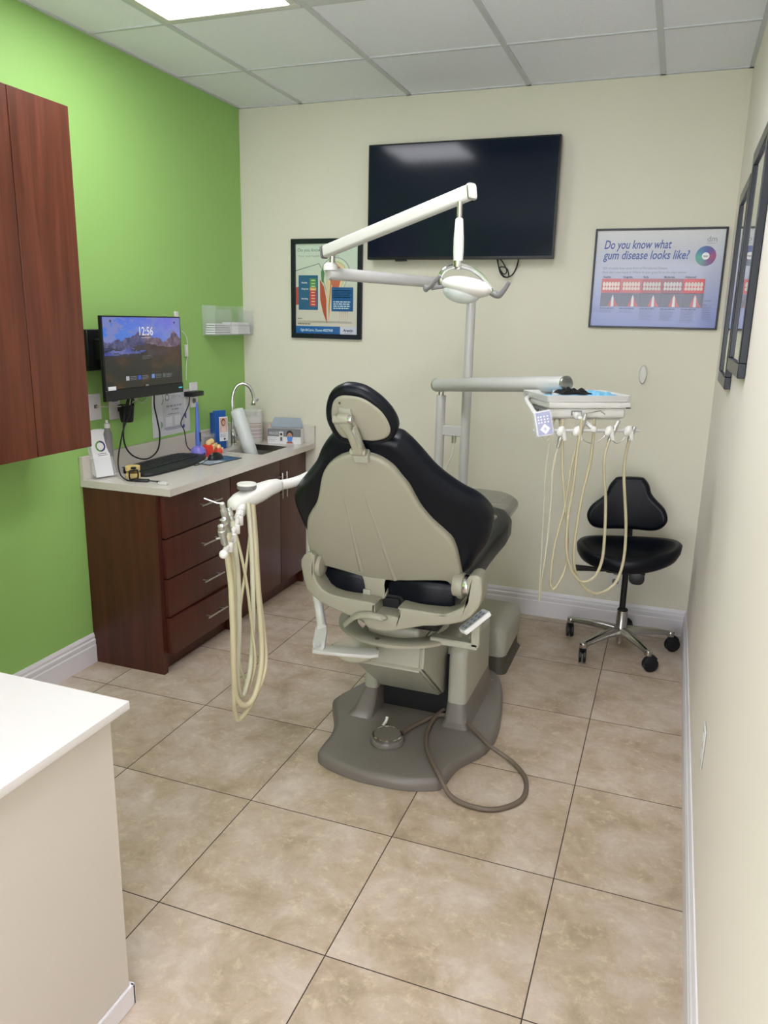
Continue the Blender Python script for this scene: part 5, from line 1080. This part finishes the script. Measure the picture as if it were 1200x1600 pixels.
box(b, (x0, y0, CZ+.0005), (x1, y1, CZ+.003)); box(b, (x0, y0, CZ), (x1, y0+w, CZ+h_)); box(b, (x0, y1-w, CZ), (x1, y1, CZ+h_)); box(b, (x0, y0, CZ), (x0+w, y1, CZ+h_)); box(b, (x1-w, y0, CZ), (x1, y1, CZ+h_)); part('case', b, MT['clear'], t)
b = B()
for k in range(6): tube(b, [(.036+.006*k, 3.515+.005*k, CZ+.004), (.04+.004*k, 3.52+.005*k, CZ+.07)], .003, 8, 1, False)
part('burs', b, MT['cord'], t)
t = thing('soap_dispenser', 'clear plastic pump bottle just left of the faucet', 'soap dispenser', (.078, 3.675, CZ))
b = B(); lathe(b, [(.024, 0), (.026, .004), (.026, .075), (.018, .092), (.010, .098)], (.078, 3.672, CZ+.0005), (.078, 3.672, 2), 24); part('bottle', b, MT['clear2'], t)
b = B(); lathe(b, [(.011, 0), (.011, .012), (.004, .014), (.004, .035), (.009, .036), (.009, .042)], (.078, 3.672, CZ+.096), (.078, 3.672, 2), 16); box(b, (.078, 3.667, CZ+.132), (.108, 3.677, CZ+.138), .002, 1); part('pump', b, MT['white'], t)
# plastic sleeve of cups leaning in the sink
t = thing('cup_sleeve', 'long frosted plastic sleeve leaning out of the sink', 'plastic sleeve', (.3, 3.62, .76))
p0, p1 = Vector((.298, 3.615, .766)), Vector((.192, 3.60, 1.092))
b = B(); L = (p1-p0).length; lathe(b, [(.034, 0), (.036, .003), (.0375, L*.5), (.038, L*.95), (.032, L*.985), (.010, L)], p0, p1, 28)
for v in b.verts: v.co += Vector((noise.noise(v.co*30), noise.noise(v.co*31+Vector((3, 3, 3))), 0))*.0015
part('sleeve', b, MT['clear2'], t, 60)
b = B(); lathe(b, [(.030, L*.02), (.032, L*.9)], p0, p1, 24); part('cups', b, MT['white'], t)
# wipes canister
t = thing('wipes_canister', 'large white disinfectant wipes canister with printed label behind the sleeve', 'canister', (.135, 3.90, CZ))
cc = Vector((.132, 3.885, CZ))
b = B(); lathe(b, [(.050, 0), (.052, .004), (.052, .155), (.050, .162)], cc+Vector((0, 0, .0005)), cc+Vector((0, 0, 1)), 36); part('body', b, MT['white'], t)
b = B(); lathe(b, [(.054, 0), (.054, .024), (.046, .032), (.02, .034), (0, .034)], cc+Vector((0, 0, .160)), cc+Vector((0, 0, 1)), 36); part('lid', b, MT['white'], t)
b = B(); slab(b, rrect(.062, .05, .024, 8), cc+Vector((.012, 0, .232)), Vector((.6, -.1, .55)).normalized(), (0.1, 1, 0), .004, .001, 2, 1)
for v in b.verts: v.co.z = max(v.co.z, cc.z+.195)
part('open_cap', b, MT['clear2'], t)
t_v = [];
A = Art(cc, (1, 0, 0), (0, 0, 1)); A.v = []; A.f = []; A.c = []
def cylrect(a0, a1, z0, z1, c, r=.0523, n=10):
    for i in range(n):
        p, q = math.radians(a0+(a1-a0)*i/n), math.radians(a0+(a1-a0)*(i+1)/n); k = len(A.v)
        for (aa, zz) in ((p, z0), (q, z0), (q, z1), (p, z1)): A.v.append(cc+Vector((r*math.cos(aa), r*math.sin(aa), zz)))
        A.f.append((k, k+1, k+2, k+3)); A.c.append((*lin(c), 1))
cylrect(-100, 20, .020, .125, (214, 210, 206))
for z in (.112, .098, .09, .075, .068, .055, .047, .03): cylrect(-85, 5, z, z+.003, (176, 140, 136), .0526)
A.make('label_sheet', MT['artm'], t)
b = B(); lathe(b, [(.020, 0), (.020, .06), (.006, .10), (.0, .10)], (.195, 3.965, CZ+.0005), (.195, 3.965, 2), 20); single('cone_bottle', b, mat('pale_pink_plastic', (214, 178, 164), .4), 'small pale pink bottle between the canister and the mask box', 'bottle')
# mask box
t = thing('mask_box', 'open cardboard box of face masks with a masked portrait, at the corner of the counter', 'box', (.31, 3.93, CZ))
bu = Vector((.97, .24, 0)).normalized(); bo = Vector((.232, 3.872, CZ+.0005)); bw, bd, bh = .195, .09, .088; bv = Vector((-bu.y, bu.x, 0))
m_ = frame_m(bo, bu, bv, (0, 0, 1)); w = .001
b = B(); box(b, (0, 0, 0), (bw, bd, w), 0, 1, m_); box(b, (0, 0, 0), (bw, w, bh), 0, 1, m_); box(b, (0, bd-w, 0), (bw, bd, bh), 0, 1, m_); box(b, (0, 0, 0), (w, bd, bh), 0, 1, m_); box(b, (bw-w, 0, 0), (bw, bd, bh), 0, 1, m_); part('carton', b, MT['paper'], t)
b = B(); t_ = B(); slab(t_, [(0, 0), (bw, 0), (bw-.022, .058), (.018, .058)], (0, 0, 0), (1, 0, 0), (0, 1, 0), .0012, .0002, 1, 1); merge(b, t_, frame_m(bo+bv*bd*.75+Vector((0, 0, bh)), bu, Vector((-bv.x*.0, -bv.y*.0, 0))+Vector((0, 0, 1))*.93+bv*.36, bu.cross(Vector((0, 0, .93))+bv*.36))); part('open_flap', b, mat('box_inside', (150, 162, 172), .6), t)
A = Art(bo-bv*.0004, bu, (0, 0, 1)); A.rect(0, 0, bw, bh, (222, 222, 224)); A.rect(0, bh*.48, bw, bh, (120, 122, 124)); A.text('MASK', .008, bh*.60, .026, (176, 178, 180), 0, .060, .0006); A.lines(.006, bh*.36, .05, 3, .009, .003, (150, 150, 154)); 
A.rect(.068, .012, .092, .072, (214, 212, 210)); A.disc(.080, .056, .008, (60, 50, 50), 14); A.rect(.074, .018, .086, .040, (90, 80, 84))
A.disc(.130, .056, .020, (44, 34, 34), 24, .024); A.disc(.130, .048, .0145, (198, 146, 122), 22, .018); A.poly([(.108, .004), (.152, .004), (.142, .016), (.118, .016)], (176, 90, 80)); A.poly([(.113, .042), (.130, .046), (.147, .042), (.143, .018), (.130, .012), (.117, .018)], (84, 136, 206)); A.disc(.124, .052, .0022, (30, 24, 24), 8); A.disc(.136, .052, .0022, (30, 24, 24), 8)
A.make('print', MT['artm'], t)
# repeats of a kind share a group
for base, g in (('suction_handpiece', 'suction tips on the left instrument arm'), ('drill_handpiece', 'drill handpieces under the tray'), ('ceiling_light', 'square ceiling light panels'), ('picture_frame', 'framed certificates on the right wall'), ('tooth_model', 'red and ivory tooth models on the counter'), ('air_water_syringe', 'air water syringes of the dental unit'), ('paper_bib', 'blue paper bibs on the tray')):
    for o in bpy.data.objects:
        if o.parent is None and o.name.split('.')[0] == base: o['group'] = g
